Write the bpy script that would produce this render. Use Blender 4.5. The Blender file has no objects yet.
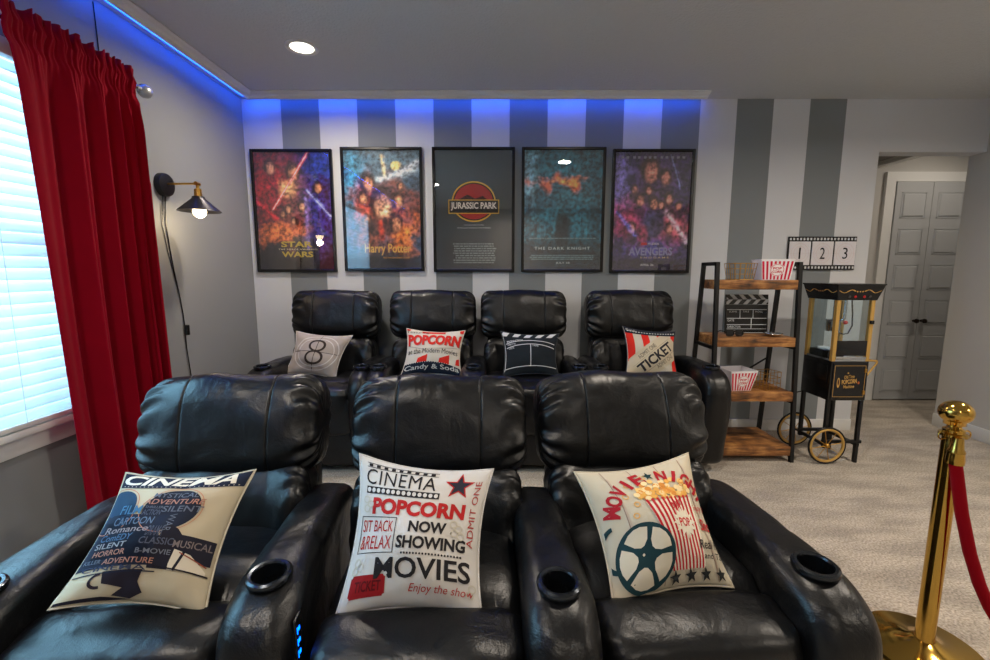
import bpy, bmesh, math, random
import numpy as np
from mathutils import Vector, Matrix, noise

random.seed(7)
SC = bpy.context.scene
COL = SC.collection
PI = math.pi

# ------------------------------------------------------------------ camera
cam_d = bpy.data.cameras.new('camera')
cam_d.sensor_width = 36.0
cam_d.lens = 16.0
cam_d.clip_start = 0.02
cam = bpy.data.objects.new('camera', cam_d)
COL.objects.link(cam)
cam.location = (0, 0, 1.223)
cam.rotation_euler = (math.radians(90) - math.atan(58 / 440), 0, 0)
SC.camera = cam

# ------------------------------------------------------------------ world, window light, exposure
SC.view_settings.view_transform = 'Standard'
SC.view_settings.look = 'None'
SC.view_settings.gamma = 1
SC.view_settings.use_curve_mapping = False
SC.view_settings.exposure = 0.0
W = bpy.data.worlds.new('sky')
SC.world = W
W.use_nodes = True
W.node_tree.nodes['Background'].inputs[0].default_value = (0.62, 0.82, 1.0, 1)
W.node_tree.nodes['Background'].inputs[1].default_value = 2.6


def area_light(name, loc, rot, sx, sy, power, color, parent=None, shape='RECTANGLE', spread=180):
    d = bpy.data.lights.new(name, 'AREA')
    d.shape = shape
    d.size = sx
    if shape in ('RECTANGLE', 'ELLIPSE'):
        d.size_y = sy
    d.energy = power
    d.color = color
    d.spread = math.radians(spread)
    o = bpy.data.objects.new(name, d)
    COL.objects.link(o)
    o.location = loc
    o.rotation_euler = rot
    o.parent = parent
    return o


WINDOW_POWER = 330
DOWNLIGHT_POWER = 15.5
# daylight outside the window on the left wall, shining in through the blinds
area_light('window_daylight', (-2.6, 1.1, 1.75), (0, math.radians(-72), 0), 2.0, 2.6, WINDOW_POWER, (0.30, 0.72, 1.0))


# ------------------------------------------------------------------ materials
def lin(c):
    return tuple(((x / 255) / 12.92 if x / 255 <= 0.04045 else ((x / 255 + 0.055) / 1.055) ** 2.4) for x in c[:3])


MATS = {}


def mat(name, rgb, rough=0.6, metal=0.0, bump=0.0, bscale=200.0, var=0.0, vscale=8.0, emit=None, estr=0.0,
        spec=0.5, sheen=0.0, coat=0.0, bdist=0.002, trans=0.0, sub=None):
    if name in MATS:
        return MATS[name]
    m = bpy.data.materials.new(name)
    m.use_nodes = True
    nt = m.node_tree
    b = nt.nodes['Principled BSDF']
    c = lin(rgb) + (1,)
    b.inputs['Base Color'].default_value = c
    b.inputs['Roughness'].default_value = rough
    b.inputs['Metallic'].default_value = metal
    b.inputs['Specular IOR Level'].default_value = spec
    b.inputs['Sheen Weight'].default_value = sheen
    b.inputs['Coat Weight'].default_value = coat
    b.inputs['Transmission Weight'].default_value = trans
    if emit is not None:
        b.inputs['Emission Color'].default_value = tuple(emit) + (1,)
        b.inputs['Emission Strength'].default_value = estr
    tc = None
    if bump or var:
        tc = nt.nodes.new('ShaderNodeTexCoord')
    if var:
        n = nt.nodes.new('ShaderNodeTexNoise')
        n.inputs['Scale'].default_value = vscale
        n.inputs['Detail'].default_value = 5
        nt.links.new(tc.outputs['Object'], n.inputs['Vector'])
        mx = nt.nodes.new('ShaderNodeMix')
        mx.data_type = 'RGBA'
        mx.inputs['A'].default_value = tuple(x * (1 - var) for x in c[:3]) + (1,)
        mx.inputs['B'].default_value = tuple(min(1, x * (1 + var)) for x in c[:3]) + (1,)
        nt.links.new(n.outputs['Fac'], mx.inputs['Factor'])
        nt.links.new(mx.outputs['Result'], b.inputs['Base Color'])
    if bump:
        n = nt.nodes.new('ShaderNodeTexNoise')
        n.inputs['Scale'].default_value = bscale
        n.inputs['Detail'].default_value = 4
        nt.links.new(tc.outputs['Object'], n.inputs['Vector'])
        bp = nt.nodes.new('ShaderNodeBump')
        bp.inputs['Strength'].default_value = bump
        bp.inputs['Distance'].default_value = bdist
        nt.links.new(n.outputs['Fac'], bp.inputs['Height'])
        nt.links.new(bp.outputs['Normal'], b.inputs['Normal'])
    MATS[name] = m
    return m


def leather_mat():
    m = mat('black_leather', (11, 12, 14), 0.42, spec=0.42)
    nt = m.node_tree
    b = nt.nodes['Principled BSDF']
    tc = nt.nodes.new('ShaderNodeTexCoord')
    v = nt.nodes.new('ShaderNodeTexVoronoi')
    v.inputs['Scale'].default_value = 260
    w = nt.nodes.new('ShaderNodeTexNoise')
    w.inputs['Scale'].default_value = 9
    w.inputs['Detail'].default_value = 6
    w.inputs['Distortion'].default_value = 0.6
    nt.links.new(tc.outputs['Object'], v.inputs['Vector'])
    nt.links.new(tc.outputs['Object'], w.inputs['Vector'])
    b1 = nt.nodes.new('ShaderNodeBump')
    b1.inputs['Strength'].default_value = 0.22
    b1.inputs['Distance'].default_value = 0.001
    nt.links.new(v.outputs['Distance'], b1.inputs['Height'])
    b2 = nt.nodes.new('ShaderNodeBump')
    b2.inputs['Strength'].default_value = 0.35
    b2.inputs['Distance'].default_value = 0.02
    nt.links.new(w.outputs['Fac'], b2.inputs['Height'])
    nt.links.new(b1.outputs['Normal'], b2.inputs['Normal'])
    nt.links.new(b2.outputs['Normal'], b.inputs['Normal'])
    r = nt.nodes.new('ShaderNodeMapRange')
    r.inputs['To Min'].default_value = 0.27
    r.inputs['To Max'].default_value = 0.42
    nt.links.new(w.outputs['Fac'], r.inputs['Value'])
    nt.links.new(r.outputs['Result'], b.inputs['Roughness'])
    return m


def glass_mat(name, tint=(1, 1, 1), rough=0.0, boost=1.0, ior=1.5):
    m = bpy.data.materials.new(name)
    m.use_nodes = True
    nt = m.node_tree
    nt.nodes.remove(nt.nodes['Principled BSDF'])
    out = nt.nodes['Material Output']
    t = nt.nodes.new('ShaderNodeBsdfTransparent')
    t.inputs[0].default_value = tint + (1,)
    g = nt.nodes.new('ShaderNodeBsdfGlossy')
    g.inputs['Roughness'].default_value = rough
    fr = nt.nodes.new('ShaderNodeLayerWeight')
    fr.inputs['Blend'].default_value = 0.5
    pw = nt.nodes.new('ShaderNodeMath')
    pw.operation = 'POWER'
    pw.inputs[1].default_value = 4.0
    mu = nt.nodes.new('ShaderNodeMath')
    mu.operation = 'MULTIPLY_ADD'
    mu.inputs[1].default_value = 0.9
    mu.inputs[2].default_value = 0.045 * boost
    mu.use_clamp = True
    mx = nt.nodes.new('ShaderNodeMixShader')
    nt.links.new(fr.outputs['Facing'], pw.inputs[0])
    nt.links.new(pw.outputs[0], mu.inputs[0])
    nt.links.new(mu.outputs[0], mx.inputs[0])
    nt.links.new(t.outputs[0], mx.inputs[1])
    nt.links.new(g.outputs[0], mx.inputs[2])
    nt.links.new(mx.outputs[0], out.inputs['Surface'])
    return m


def slat_mat():
    m = bpy.data.materials.new('blind_slat_white')
    m.use_nodes = True
    nt = m.node_tree
    nt.nodes.remove(nt.nodes['Principled BSDF'])
    out = nt.nodes['Material Output']
    d = nt.nodes.new('ShaderNodeBsdfDiffuse')
    d.inputs[0].default_value = (0.86, 0.88, 0.9, 1)
    t = nt.nodes.new('ShaderNodeBsdfTranslucent')
    t.inputs[0].default_value = (0.8, 0.88, 0.95, 1)
    mx = nt.nodes.new('ShaderNodeMixShader')
    mx.inputs[0].default_value = 0.35
    nt.links.new(d.outputs[0], mx.inputs[1])
    nt.links.new(t.outputs[0], mx.inputs[2])
    nt.links.new(mx.outputs[0], out.inputs['Surface'])
    return m


def carpet_mat():
    m = mat('carpet_grey_beige', (150, 143, 134), 0.95, spec=0.1, sheen=0.15)
    nt = m.node_tree
    b = nt.nodes['Principled BSDF']
    tc = nt.nodes.new('ShaderNodeTexCoord')

    def nz(scale, det):
        n = nt.nodes.new('ShaderNodeTexNoise')
        n.inputs['Scale'].default_value = scale
        n.inputs['Detail'].default_value = det
        nt.links.new(tc.outputs['Object'], n.inputs['Vector'])
        return n
    a, c = nz(120, 5), nz(3.2, 4)
    mp = nt.nodes.new('ShaderNodeMapping')
    mp.inputs['Scale'].default_value = (1, 3.2, 1)
    mp.inputs['Rotation'].default_value = (0, 0, 0.35)
    nt.links.new(tc.outputs['Object'], mp.inputs['Vector'])
    nt.links.new(mp.outputs['Vector'], c.inputs['Vector'])
    r1 = nt.nodes.new('ShaderNodeValToRGB')
    r1.color_ramp.elements[0].position = 0.3
    r1.color_ramp.elements[0].color = lin((134, 124, 112)) + (1,)
    r1.color_ramp.elements[1].position = 0.72
    r1.color_ramp.elements[1].color = lin((208, 197, 182)) + (1,)
    nt.links.new(a.outputs['Fac'], r1.inputs['Fac'])
    r2 = nt.nodes.new('ShaderNodeMapRange')
    r2.inputs['From Min'].default_value = 0.38
    r2.inputs['From Max'].default_value = 0.62
    r2.inputs['To Min'].default_value = 0.80
    r2.inputs['To Max'].default_value = 1.12
    nt.links.new(c.outputs['Fac'], r2.inputs['Value'])
    mx = nt.nodes.new('ShaderNodeVectorMath')
    mx.operation = 'SCALE'
    nt.links.new(r1.outputs['Color'], mx.inputs[0])
    nt.links.new(r2.outputs['Result'], mx.inputs['Scale'])
    nt.links.new(mx.outputs['Vector'], b.inputs['Base Color'])
    bp = nt.nodes.new('ShaderNodeBump')
    bp.inputs['Strength'].default_value = 0.7
    bp.inputs['Distance'].default_value = 0.006
    nt.links.new(a.outputs['Fac'], bp.inputs['Height'])
    nt.links.new(bp.outputs['Normal'], b.inputs['Normal'])
    return m


def wood_mat():
    m = mat('rustic_brown_wood', (120, 74, 38), 0.55)
    nt = m.node_tree
    b = nt.nodes['Principled BSDF']
    tc = nt.nodes.new('ShaderNodeTexCoord')
    mp = nt.nodes.new('ShaderNodeMapping')
    mp.inputs['Scale'].default_value = (4, 30, 30)
    nt.links.new(tc.outputs['Object'], mp.inputs['Vector'])
    n = nt.nodes.new('ShaderNodeTexNoise')
    n.inputs['Scale'].default_value = 1.6
    n.inputs['Detail'].default_value = 8
    n.inputs['Distortion'].default_value = 0.8
    nt.links.new(mp.outputs['Vector'], n.inputs['Vector'])
    n2 = nt.nodes.new('ShaderNodeTexNoise')
    n2.inputs['Scale'].default_value = 11
    n2.inputs['Detail'].default_value = 4
    nt.links.new(tc.outputs['Object'], n2.inputs['Vector'])
    ad = nt.nodes.new('ShaderNodeMath')
    ad.operation = 'MULTIPLY_ADD'
    ad.inputs[1].default_value = 0.55
    nt.links.new(n.outputs['Fac'], ad.inputs[0])
    mu = nt.nodes.new('ShaderNodeMath')
    mu.operation = 'MULTIPLY'
    mu.inputs[1].default_value = 0.45
    nt.links.new(n2.outputs['Fac'], mu.inputs[0])
    nt.links.new(mu.outputs[0], ad.inputs[2])
    r = nt.nodes.new('ShaderNodeValToRGB')
    e = r.color_ramp.elements
    e[0].position = 0.36
    e[0].color = lin((48, 30, 18)) + (1,)
    e[1].position = 0.66
    e[1].color = lin((196, 142, 82)) + (1,)
    k = r.color_ramp.elements.new(0.5)
    k.color = lin((134, 86, 44)) + (1,)
    nt.links.new(ad.outputs[0], r.inputs['Fac'])
    nt.links.new(r.outputs['Color'], b.inputs['Base Color'])
    return m


def attr_mat(name):
    m = bpy.data.materials.new(name)
    m.use_nodes = True
    nt = m.node_tree
    a = nt.nodes.new('ShaderNodeAttribute')
    a.attribute_name = 'ink'
    b = nt.nodes['Principled BSDF']
    b.inputs['Roughness'].default_value = 0.5
    nt.links.new(a.outputs['Color'], b.inputs['Base Color'])
    return m


LEATHER = leather_mat()
SLAT = slat_mat()
CARPET = carpet_mat()
WOOD = wood_mat()
GLASS = glass_mat('window_glass')
POSTER_GLASS = glass_mat('poster_glass', boost=2.4)
CASE_GLASS = glass_mat('case_glass', tint=(0.93, 0.97, 0.98))
INK = attr_mat('poster_ink')
M_LIGHT = mat('paint_light_grey', (206, 208, 212), 0.75, bump=0.08, bscale=180, var=0.02)
M_DARK = mat('paint_mid_grey', (126, 131, 134), 0.75, bump=0.08, bscale=180, var=0.02)
M_WALL = mat('paint_wall_grey', (142, 144, 145), 0.8, bump=0.08, bscale=180)
M_RIGHT = mat('paint_right_grey', (190, 188, 184), 0.8)
M_CEIL = mat('ceiling_paint', (200, 203, 205), 0.9, bump=0.7, bscale=70, bdist=0.006, var=0.03, vscale=40)
M_WHITE = mat('white_trim', (222, 222, 220), 0.45)
M_BLACKMET = mat('black_metal', (20, 20, 22), 0.4, metal=0.3)
M_BLACK = mat('black_gloss', (12, 12, 14), 0.25)
M_BRASS = mat('polished_brass', (204, 164, 80), 0.12, metal=1.0)
M_BRASS2 = mat('satin_brass', (196, 150, 72), 0.3, metal=1.0)
M_GOLDPAINT = mat('gold_paint', (196, 156, 84), 0.4, metal=0.4)
M_CHROME = mat('chrome', (200, 205, 210), 0.15, metal=1.0)
M_DARKCUP = mat('cup_well_black', (10, 10, 11), 0.3)
M_RED = mat('red_velvet_curtain', (138, 0, 28), 0.85, spec=0.1, sheen=0.03, bump=0.15, bscale=300, var=0.15, vscale=5)


# ------------------------------------------------------------------ mesh helpers
def link_bm(name, bm, mats, parent=None, smooth=40, loc=None, rot=None, recalc=True):
    if recalc:
        bmesh.ops.recalc_face_normals(bm, faces=bm.faces)
    me = bpy.data.meshes.new(name)
    bm.to_mesh(me)
    bm.free()
    if not isinstance(mats, (list, tuple)):
        mats = [mats]
    for m in mats:
        me.materials.append(m)
    if smooth:
        for p in me.polygons:
            p.use_smooth = True
        me.set_sharp_from_angle(angle=math.radians(smooth))
    o = bpy.data.objects.new(name, me)
    COL.objects.link(o)
    if parent:
        o.parent = parent
    if loc:
        o.location = loc
    if rot:
        o.rotation_euler = rot
    return o


def tag(o, label, cat, group=None, kind=None):
    if label:
        o['label'] = label
    if cat:
        o['category'] = cat
    if group:
        o['group'] = group
    if kind:
        o['kind'] = kind
    return o


def struct(o):
    o['kind'] = 'structure'
    return o


def empty(name, loc=(0, 0, 0), rz=0.0, label=None, cat=None, group=None):
    o = bpy.data.objects.new(name, None)
    o.empty_display_size = 0.1
    COL.objects.link(o)
    o.location = loc
    o.rotation_euler = (0, 0, rz)
    tag(o, label, cat, group)
    return o


def copy_tree(o, parent=None):
    c = o.copy()
    COL.objects.link(c)
    c.parent = parent
    for ch in list(o.children):
        copy_tree(ch, c)
    return c


def kill(o):
    for c in list(o.children):
        kill(c)
    bpy.data.objects.remove(o)


def T(*v):
    return Matrix.Translation(v)


def R(a, ax):
    return Matrix.Rotation(a, 4, ax)


def box(bm, x0, x1, y0, y1, z0, z1, bevel=0.0, seg=2, mi=0, M=None):
    r = bmesh.ops.create_cube(bm, size=1)
    vs = r['verts']
    for v in vs:
        v.co = Vector(((x0 + x1) / 2 + v.co.x * (x1 - x0), (y0 + y1) / 2 + v.co.y * (y1 - y0), (z0 + z1) / 2 + v.co.z * (z1 - z0)))
    fs = list({f for v in vs for f in v.link_faces})
    if bevel:
        es = list({e for v in vs for e in v.link_edges})
        n0 = set(bm.verts) - set(vs)
        r = bmesh.ops.bevel(bm, geom=es, offset=bevel, segments=seg, affect='EDGES', profile=0.5)
        vs = [v for v in bm.verts if v not in n0]
        fs = list({f for v in vs for f in v.link_faces})
    for f in fs:
        f.material_index = mi
    if M is not None:
        for v in vs:
            v.co = M @ v.co
    return vs


def obox(name, x0, x1, y0, y1, z0, z1, m, parent=None, bevel=0.0, seg=2, M=None, loc=None, rot=None):
    bm = bmesh.new()
    box(bm, x0, x1, y0, y1, z0, z1, bevel, seg, M=M)
    return link_bm(name, bm, m, parent, loc=loc, rot=rot)


def tube(bm, pts, r, n=10, mi=0, cap=True, closed=False, rfn=None):
    pts = [Vector(p) for p in pts]
    k = len(pts)
    rings = []
    up = Vector((0, 0, 1))
    prev = None
    for i, p in enumerate(pts):
        if closed:
            d = (pts[(i + 1) % k] - pts[i - 1]).normalized()
        else:
            d = (pts[min(i + 1, k - 1)] - pts[max(i - 1, 0)]).normalized()
        if prev is None:
            a = up if abs(d.z) < 0.9 else Vector((1, 0, 0))
            u = d.cross(a).normalized()
        else:
            u = (prev - d * prev.dot(d)).normalized()
        prev = u
        w = d.cross(u)
        rr = rfn(i / (k - 1)) if rfn else r
        rings.append([bm.verts.new(p + u * math.cos(2 * PI * j / n) * rr + w * math.sin(2 * PI * j / n) * rr) for j in range(n)])
    m = k if closed else k - 1
    for i in range(m):
        a, b = rings[i], rings[(i + 1) % k]
        for j in range(n):
            f = bm.faces.new((a[j], a[(j + 1) % n], b[(j + 1) % n], b[j]))
            f.material_index = mi
    if cap and not closed:
        for rg in (rings[0][::-1], rings[-1]):
            f = bm.faces.new(rg)
            f.material_index = mi


def lathe(bm, prof, n=32, M=None, mi=0, close=False):
    """prof: (radius, height) pairs about local z"""
    M = M or Matrix.Identity(4)
    rings = []
    for r, h in prof:
        if r < 1e-6:
            rings.append([bm.verts.new(M @ Vector((0, 0, h)))])
        else:
            rings.append([bm.verts.new(M @ Vector((r * math.cos(2 * PI * j / n), r * math.sin(2 * PI * j / n), h))) for j in range(n)])
    seq = list(zip(rings[:-1], rings[1:]))
    if close:
        seq.append((rings[-1], rings[0]))
    for a, b in seq:
        for j in range(n):
            k = (j + 1) % n
            if len(a) == 1 and len(b) == 1:
                continue
            if len(a) == 1:
                f = bm.faces.new((a[0], b[k], b[j]))
            elif len(b) == 1:
                f = bm.faces.new((a[j], a[k], b[0]))
            else:
                f = bm.faces.new((a[j], a[k], b[k], b[j]))
            f.material_index = mi


def olathe(name, prof, m, parent=None, n=32, M=None, loc=None, smooth=40):
    bm = bmesh.new()
    lathe(bm, prof, n, M)
    return link_bm(name, bm, m, parent, loc=loc, smooth=smooth)


def otube(name, pts, r, m, parent=None, n=10, closed=False, loc=None, rfn=None):
    bm = bmesh.new()
    tube(bm, pts, r, n, closed=closed, rfn=rfn)
    return link_bm(name, bm, m, parent, loc=loc)


def spow(v, p):
    return math.copysign(abs(v) ** p, v)


def smooth01(a, b, x):
    t = max(0, min(1, (x - a) / (b - a)))
    return t * t * (3 - 2 * t)


def puff(w, d, h, px=4.5, ne=2.6, nx=72, nt=72, seams=(), pucker=0.0, wr=0.006, seed=0.0, fn=None, kp=11):
    """a stuffed cushion running along x, with stitched seams and gathered ends"""
    bm = bmesh.new()
    rows = []
    xs = [math.sin(-PI / 2 + PI * i / nx) for i in range(nx + 1)]
    xs = [x * 0.35 + (-1 + 2 * i / nx) * 0.65 for i, x in enumerate(xs)]
    for s in seams:
        xs += [s + d for d in (-.016, -.011, -.007, -.0035, 0, .0035, .007, .011, .016)]
    xs = sorted(set(xs))
    for x in xs:
        rr = max(0.0, 1 - abs(x) ** px) ** (1 / px)
        row = []
        for j in range(nt):
            t = 2 * PI * j / nt
            y = spow(math.cos(t), 2 / ne) * d / 2
            z = spow(math.sin(t), 2 / ne) * h / 2
            p = Vector((x * w / 2, y * rr, z * rr))
            nrm = Vector((0.3 * spow(abs(x) ** 6, 1) * (1 if x > 0 else -1), y / (d / 2), z / (h / 2)))
            nrm = nrm.normalized() if nrm.length > 0 else Vector((1, 0, 0))
            dd = 0.0
            for s in seams:
                dd -= 0.0045 * math.exp(-((x - s) / 0.009) ** 2) * rr
            if pucker:
                e = smooth01(0.60, 0.93, abs(x))
                dd += pucker * e * rr * math.sin(kp * t + 4 * noise.noise(Vector((x * 3, t * 0.6, seed))))
            q = Vector((p.x * 5 + seed, p.y * 5, p.z * 7))
            dd += wr * noise.noise(q) * rr * 1.6 + wr * 0.5 * noise.noise(q * 2.7) * rr
            p += nrm * dd
            if fn:
                p = fn(p)
            row.append(bm.verts.new(p))
        rows.append(row)
    for a, b in zip(rows[:-1], rows[1:]):
        for j in range(nt):
            bm.faces.new((a[j], a[(j + 1) % nt], b[(j + 1) % nt], b[j]))
    bmesh.ops.remove_doubles(bm, verts=bm.verts, dist=1e-5)
    return bm


def xform(bm, M):
    for v in bm.verts:
        v.co = M @ v.co
    return bm


# ------------------------------------------------------------------ flat print (lettering and marks on cloth, card and panels)
_TC = {}


def text_geo(s, bold=0.0, shear=0.0, spacing=1.0):
    key = (s, bold, shear, spacing)
    if key in _TC:
        return _TC[key]
    c = bpy.data.curves.new('lettering', 'FONT')
    c.body = s
    c.size = 1
    c.offset = bold
    c.shear = shear
    c.space_character = spacing
    c.resolution_u = 3
    c.fill_mode = 'FRONT'
    o = bpy.data.objects.new('lettering', c)
    COL.objects.link(o)
    dg = bpy.context.evaluated_depsgraph_get()
    me = bpy.data.meshes.new_from_object(o.evaluated_get(dg))
    vs = [(v.co.x, v.co.y) for v in me.vertices]
    fs = [tuple(p.vertices) for p in me.polygons]
    bpy.data.objects.remove(o)
    bpy.data.curves.remove(c)
    bpy.data.meshes.remove(me)
    x0, x1 = min(v[0] for v in vs), max(v[0] for v in vs)
    y0, y1 = min(v[1] for v in vs), max(v[1] for v in vs)
    vs = [((x - x0) / (x1 - x0), (y - y0) / (y1 - y0)) for x, y in vs]
    _TC[key] = (vs, fs)
    return _TC[key]


class Print:
    """2D shapes in a 0..1 square, laid on a surface afterwards"""

    def __init__(self):
        self.items = []
        self.mats = []

    def mi(self, rgb):
        nm = 'ink_%d_%d_%d' % tuple(rgb)
        m = mat(nm, rgb, 0.8, spec=0.2)
        if m not in self.mats:
            self.mats.append(m)
        return self.mats.index(m)

    def add(self, vs, fs, rgb, layer=1, M=None):
        if M:
            vs = [M(x, y) for x, y in vs]
        self.items.append((vs, fs, self.mi(rgb), layer))

    def poly(self, pts, rgb, layer=1, M=None):
        self.add(pts, [tuple(range(len(pts)))], rgb, layer, M)

    def rect(self, x0, y0, x1, y1, rgb, layer=1, M=None):
        self.poly([(x0, y0), (x1, y0), (x1, y1), (x0, y1)], rgb, layer, M)

    def ell(self, cx, cy, rx, ry, rgb, layer=1, n=28, M=None):
        self.poly([(cx + rx * math.cos(2 * PI * i / n), cy + ry * math.sin(2 * PI * i / n)) for i in range(n)], rgb, layer, M)

    def ring(self, cx, cy, rx, ry, wd, rgb, layer=1, n=40, a0=0, a1=2 * PI, asp=1.0):
        vs, fs = [], []
        for i in range(n + 1):
            a = a0 + (a1 - a0) * i / n
            vs.append((cx + rx * math.cos(a), cy + ry * math.sin(a)))
            vs.append((cx + (rx - wd) * math.cos(a), cy + (ry - wd * asp) * math.sin(a)))
        for i in range(n):
            fs.append((2 * i, 2 * i + 1, 2 * i + 3, 2 * i + 2))
        self.add(vs, fs, rgb, layer)

    def line(self, x0, y0, x1, y1, wd, rgb, layer=1):
        d = Vector((x1 - x0, y1 - y0)).normalized() * wd / 2
        self.poly([(x0 - d.y, y0 + d.x), (x0 + d.y, y0 - d.x), (x1 + d.y, y1 - d.x), (x1 - d.y, y1 + d.x)], rgb, layer)

    def star(self, cx, cy, r, rgb, layer=1, rot=0, inner=0.42):
        p = []
        for i in range(10):
            a = PI / 2 + rot + i * PI / 5
            q = r if i % 2 == 0 else r * inner
            p.append((cx + q * math.cos(a), cy + q * math.sin(a)))
        self.add([(cx, cy)] + p, [(0, 1 + i, 1 + (i + 1) % 10) for i in range(10)], rgb, layer)

    def text(self, s, x0, y0, x1, y1, rgb, layer=2, bold=0.0, shear=0.0, spacing=1.0, rot=0.0, curve=0.0, M=None):
        vs, fs = text_geo(s, bold, shear, spacing)
        w, h = x1 - x0, y1 - y0
        if rot:
            cx, cy = (x0 + x1) / 2, (y0 + y1) / 2
            c, sn = math.cos(rot), math.sin(rot)
            vs = [(cx + (a - .5) * w * c - (b - .5) * h * sn, cy + (a - .5) * w * sn + (b - .5) * h * c) for a, b in vs]
        else:
            vs = [(x0 + a * w, y0 + b * h + curve * (1 - (2 * a - 1) ** 2)) for a, b in vs]
        self.add(vs, fs, rgb, layer, M)

    def into(self, bm, fn, base=0, grid=10, lift=0.0005, step=0.0004, clip=True):
        """fn(u, v, off) -> Vector"""
        for vs, fs, mi, layer in self.items:
            b = bmesh.new()
            bv = [b.verts.new((x, y, 0)) for x, y in vs]
            for f in fs:
                try:
                    b.faces.new([bv[i] for i in f])
                except ValueError:
                    pass
            if clip:
                for co, no in (((0.01, 0, 0), (-1, 0, 0)), ((0.99, 0, 0), (1, 0, 0)), ((0, 0.01, 0), (0, -1, 0)), ((0, 0.99, 0), (0, 1, 0))):
                    bmesh.ops.bisect_plane(b, geom=list(b.verts) + list(b.edges) + list(b.faces), plane_co=co, plane_no=no, clear_outer=True)
            if not b.verts:
                b.free()
                continue
            if grid:
                xs = [v.co.x for v in b.verts]
                ys = [v.co.y for v in b.verts]
                for k in range(1, grid):
                    g = k / grid
                    if min(xs) < g < max(xs):
                        bmesh.ops.bisect_plane(b, geom=list(b.verts) + list(b.edges) + list(b.faces), plane_co=(g, 0, 0), plane_no=(1, 0, 0))
                    if min(ys) < g < max(ys):
                        bmesh.ops.bisect_plane(b, geom=list(b.verts) + list(b.edges) + list(b.faces), plane_co=(0, g, 0), plane_no=(0, 1, 0))
            nv = {v: bm.verts.new(fn(v.co.x, v.co.y, lift + step * layer)) for v in b.verts}
            for f in b.faces:
                try:
                    q = bm.faces.new([nv[v] for v in f.verts])
                    q.material_index = base + mi
                    q.smooth = True
                except ValueError:
                    pass
            b.free()


# ------------------------------------------------------------------ the room shell
XL, XR, YB, YR, ZC = -1.80, 3.56, 3.307, -2.2, 2.44
OPX, OPZ = 2.765, 2.08
HALLY = 4.15

bm = bmesh.new()
box(bm, XL - .12, 4.95, YR - .1, HALLY + .1, -.1, 0)
struct(link_bm('floor', bm, CARPET, smooth=0))
bm = bmesh.new()
box(bm, XL - .12, 4.95, YR - .1, HALLY + .1, ZC, ZC + .1)
struct(link_bm('ceiling', bm, M_CEIL, smooth=0))

# back wall with painted stripes, an opening on the right
bm = bmesh.new()
edges = [XL - .12] + [-1.795 + .2713 * i for i in range(1, 13)] + [1.461 + .2596 * i for i in range(1, 5)] + [OPX]
for i in range(len(edges) - 1):
    box(bm, edges[i], edges[i + 1], YB, YB + .12, 0, ZC, mi=i % 2)
box(bm, OPX, XR + .1, YB, YB + .12, OPZ, ZC)
bmesh.ops.remove_doubles(bm, verts=bm.verts, dist=1e-5)
struct(link_bm('wall_back', bm, [M_LIGHT, M_DARK], smooth=0, recalc=False))
# hall beyond the opening
obox_h = obox('wall_hall', 1.9, 4.95, HALLY, HALLY + .1, 0, ZC, M_RIGHT); struct(obox_h)
struct(obox('wall_hall_left', 2.15, 2.25, YB + .12, HALLY, 0, ZC, M_RIGHT))
struct(obox('wall_hall_right', 4.85, 4.95, YR, HALLY, 0, ZC, M_RIGHT))
struct(obox('wall_right', XR - .02, XR + .1, YR, YB + .12, 0, ZC, M_RIGHT))
struct(obox('wall_rear', XL - .12, 4.95, YR - .1, YR, 0, ZC, M_RIGHT))
WY0, WY1, WZ0, WZ1 = 0.25, 1.97, 0.64, 2.06
bm = bmesh.new()
box(bm, XL - .12, XL, YR, WY0, 0, ZC)
box(bm, XL - .12, XL, WY1, YB, 0, ZC)
box(bm, XL - .12, XL, WY0, WY1, 0, WZ0)
box(bm, XL - .12, XL, WY0, WY1, WZ1, ZC)
struct(link_bm('wall_left', bm, M_WALL, smooth=0))

# skirting boards
struct(obox('baseboard_back', 0.6, OPX, YB - .014, YB, 0, .09, M_WHITE, bevel=.004))
struct(obox('baseboard_right', XR - .034, XR - .02, YR, YB + .12, 0, .10, M_WHITE, bevel=.004))
struct(obox('baseboard_left', XL, XL + .014, YR, YB, 0, .09, M_WHITE, bevel=.004))


# cornice with a hidden strip of blue light behind it
def cornice(name, a, b, nrm):
    """a, b: wall points; nrm: direction into the room"""
    prof = [(0.155, 0.0), (0.157, -0.008), (0.145, -0.012), (0.135, -0.020), (0.118, -0.024), (0.108, -0.034), (0.095, -0.038), (0.088, -0.030), (0.085, 0.0)]
    bm = bmesh.new()
    rings = []
    a, b, nrm = Vector(a), Vector(b), Vector(nrm)
    for p in (a, b):
        rings.append([bm.verts.new(p + nrm * d + Vector((0, 0, h))) for d, h in prof])
    k = len(prof)
    for j in range(k):
        bm.faces.new((rings[0][j], rings[0][(j + 1) % k], rings[1][(j + 1) % k], rings[1][j]))
    bm.faces.new(rings[0])
    bm.faces.new(rings[1][::-1])
    return struct(link_bm(name, bm, M_WHITE, smooth=0))


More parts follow.
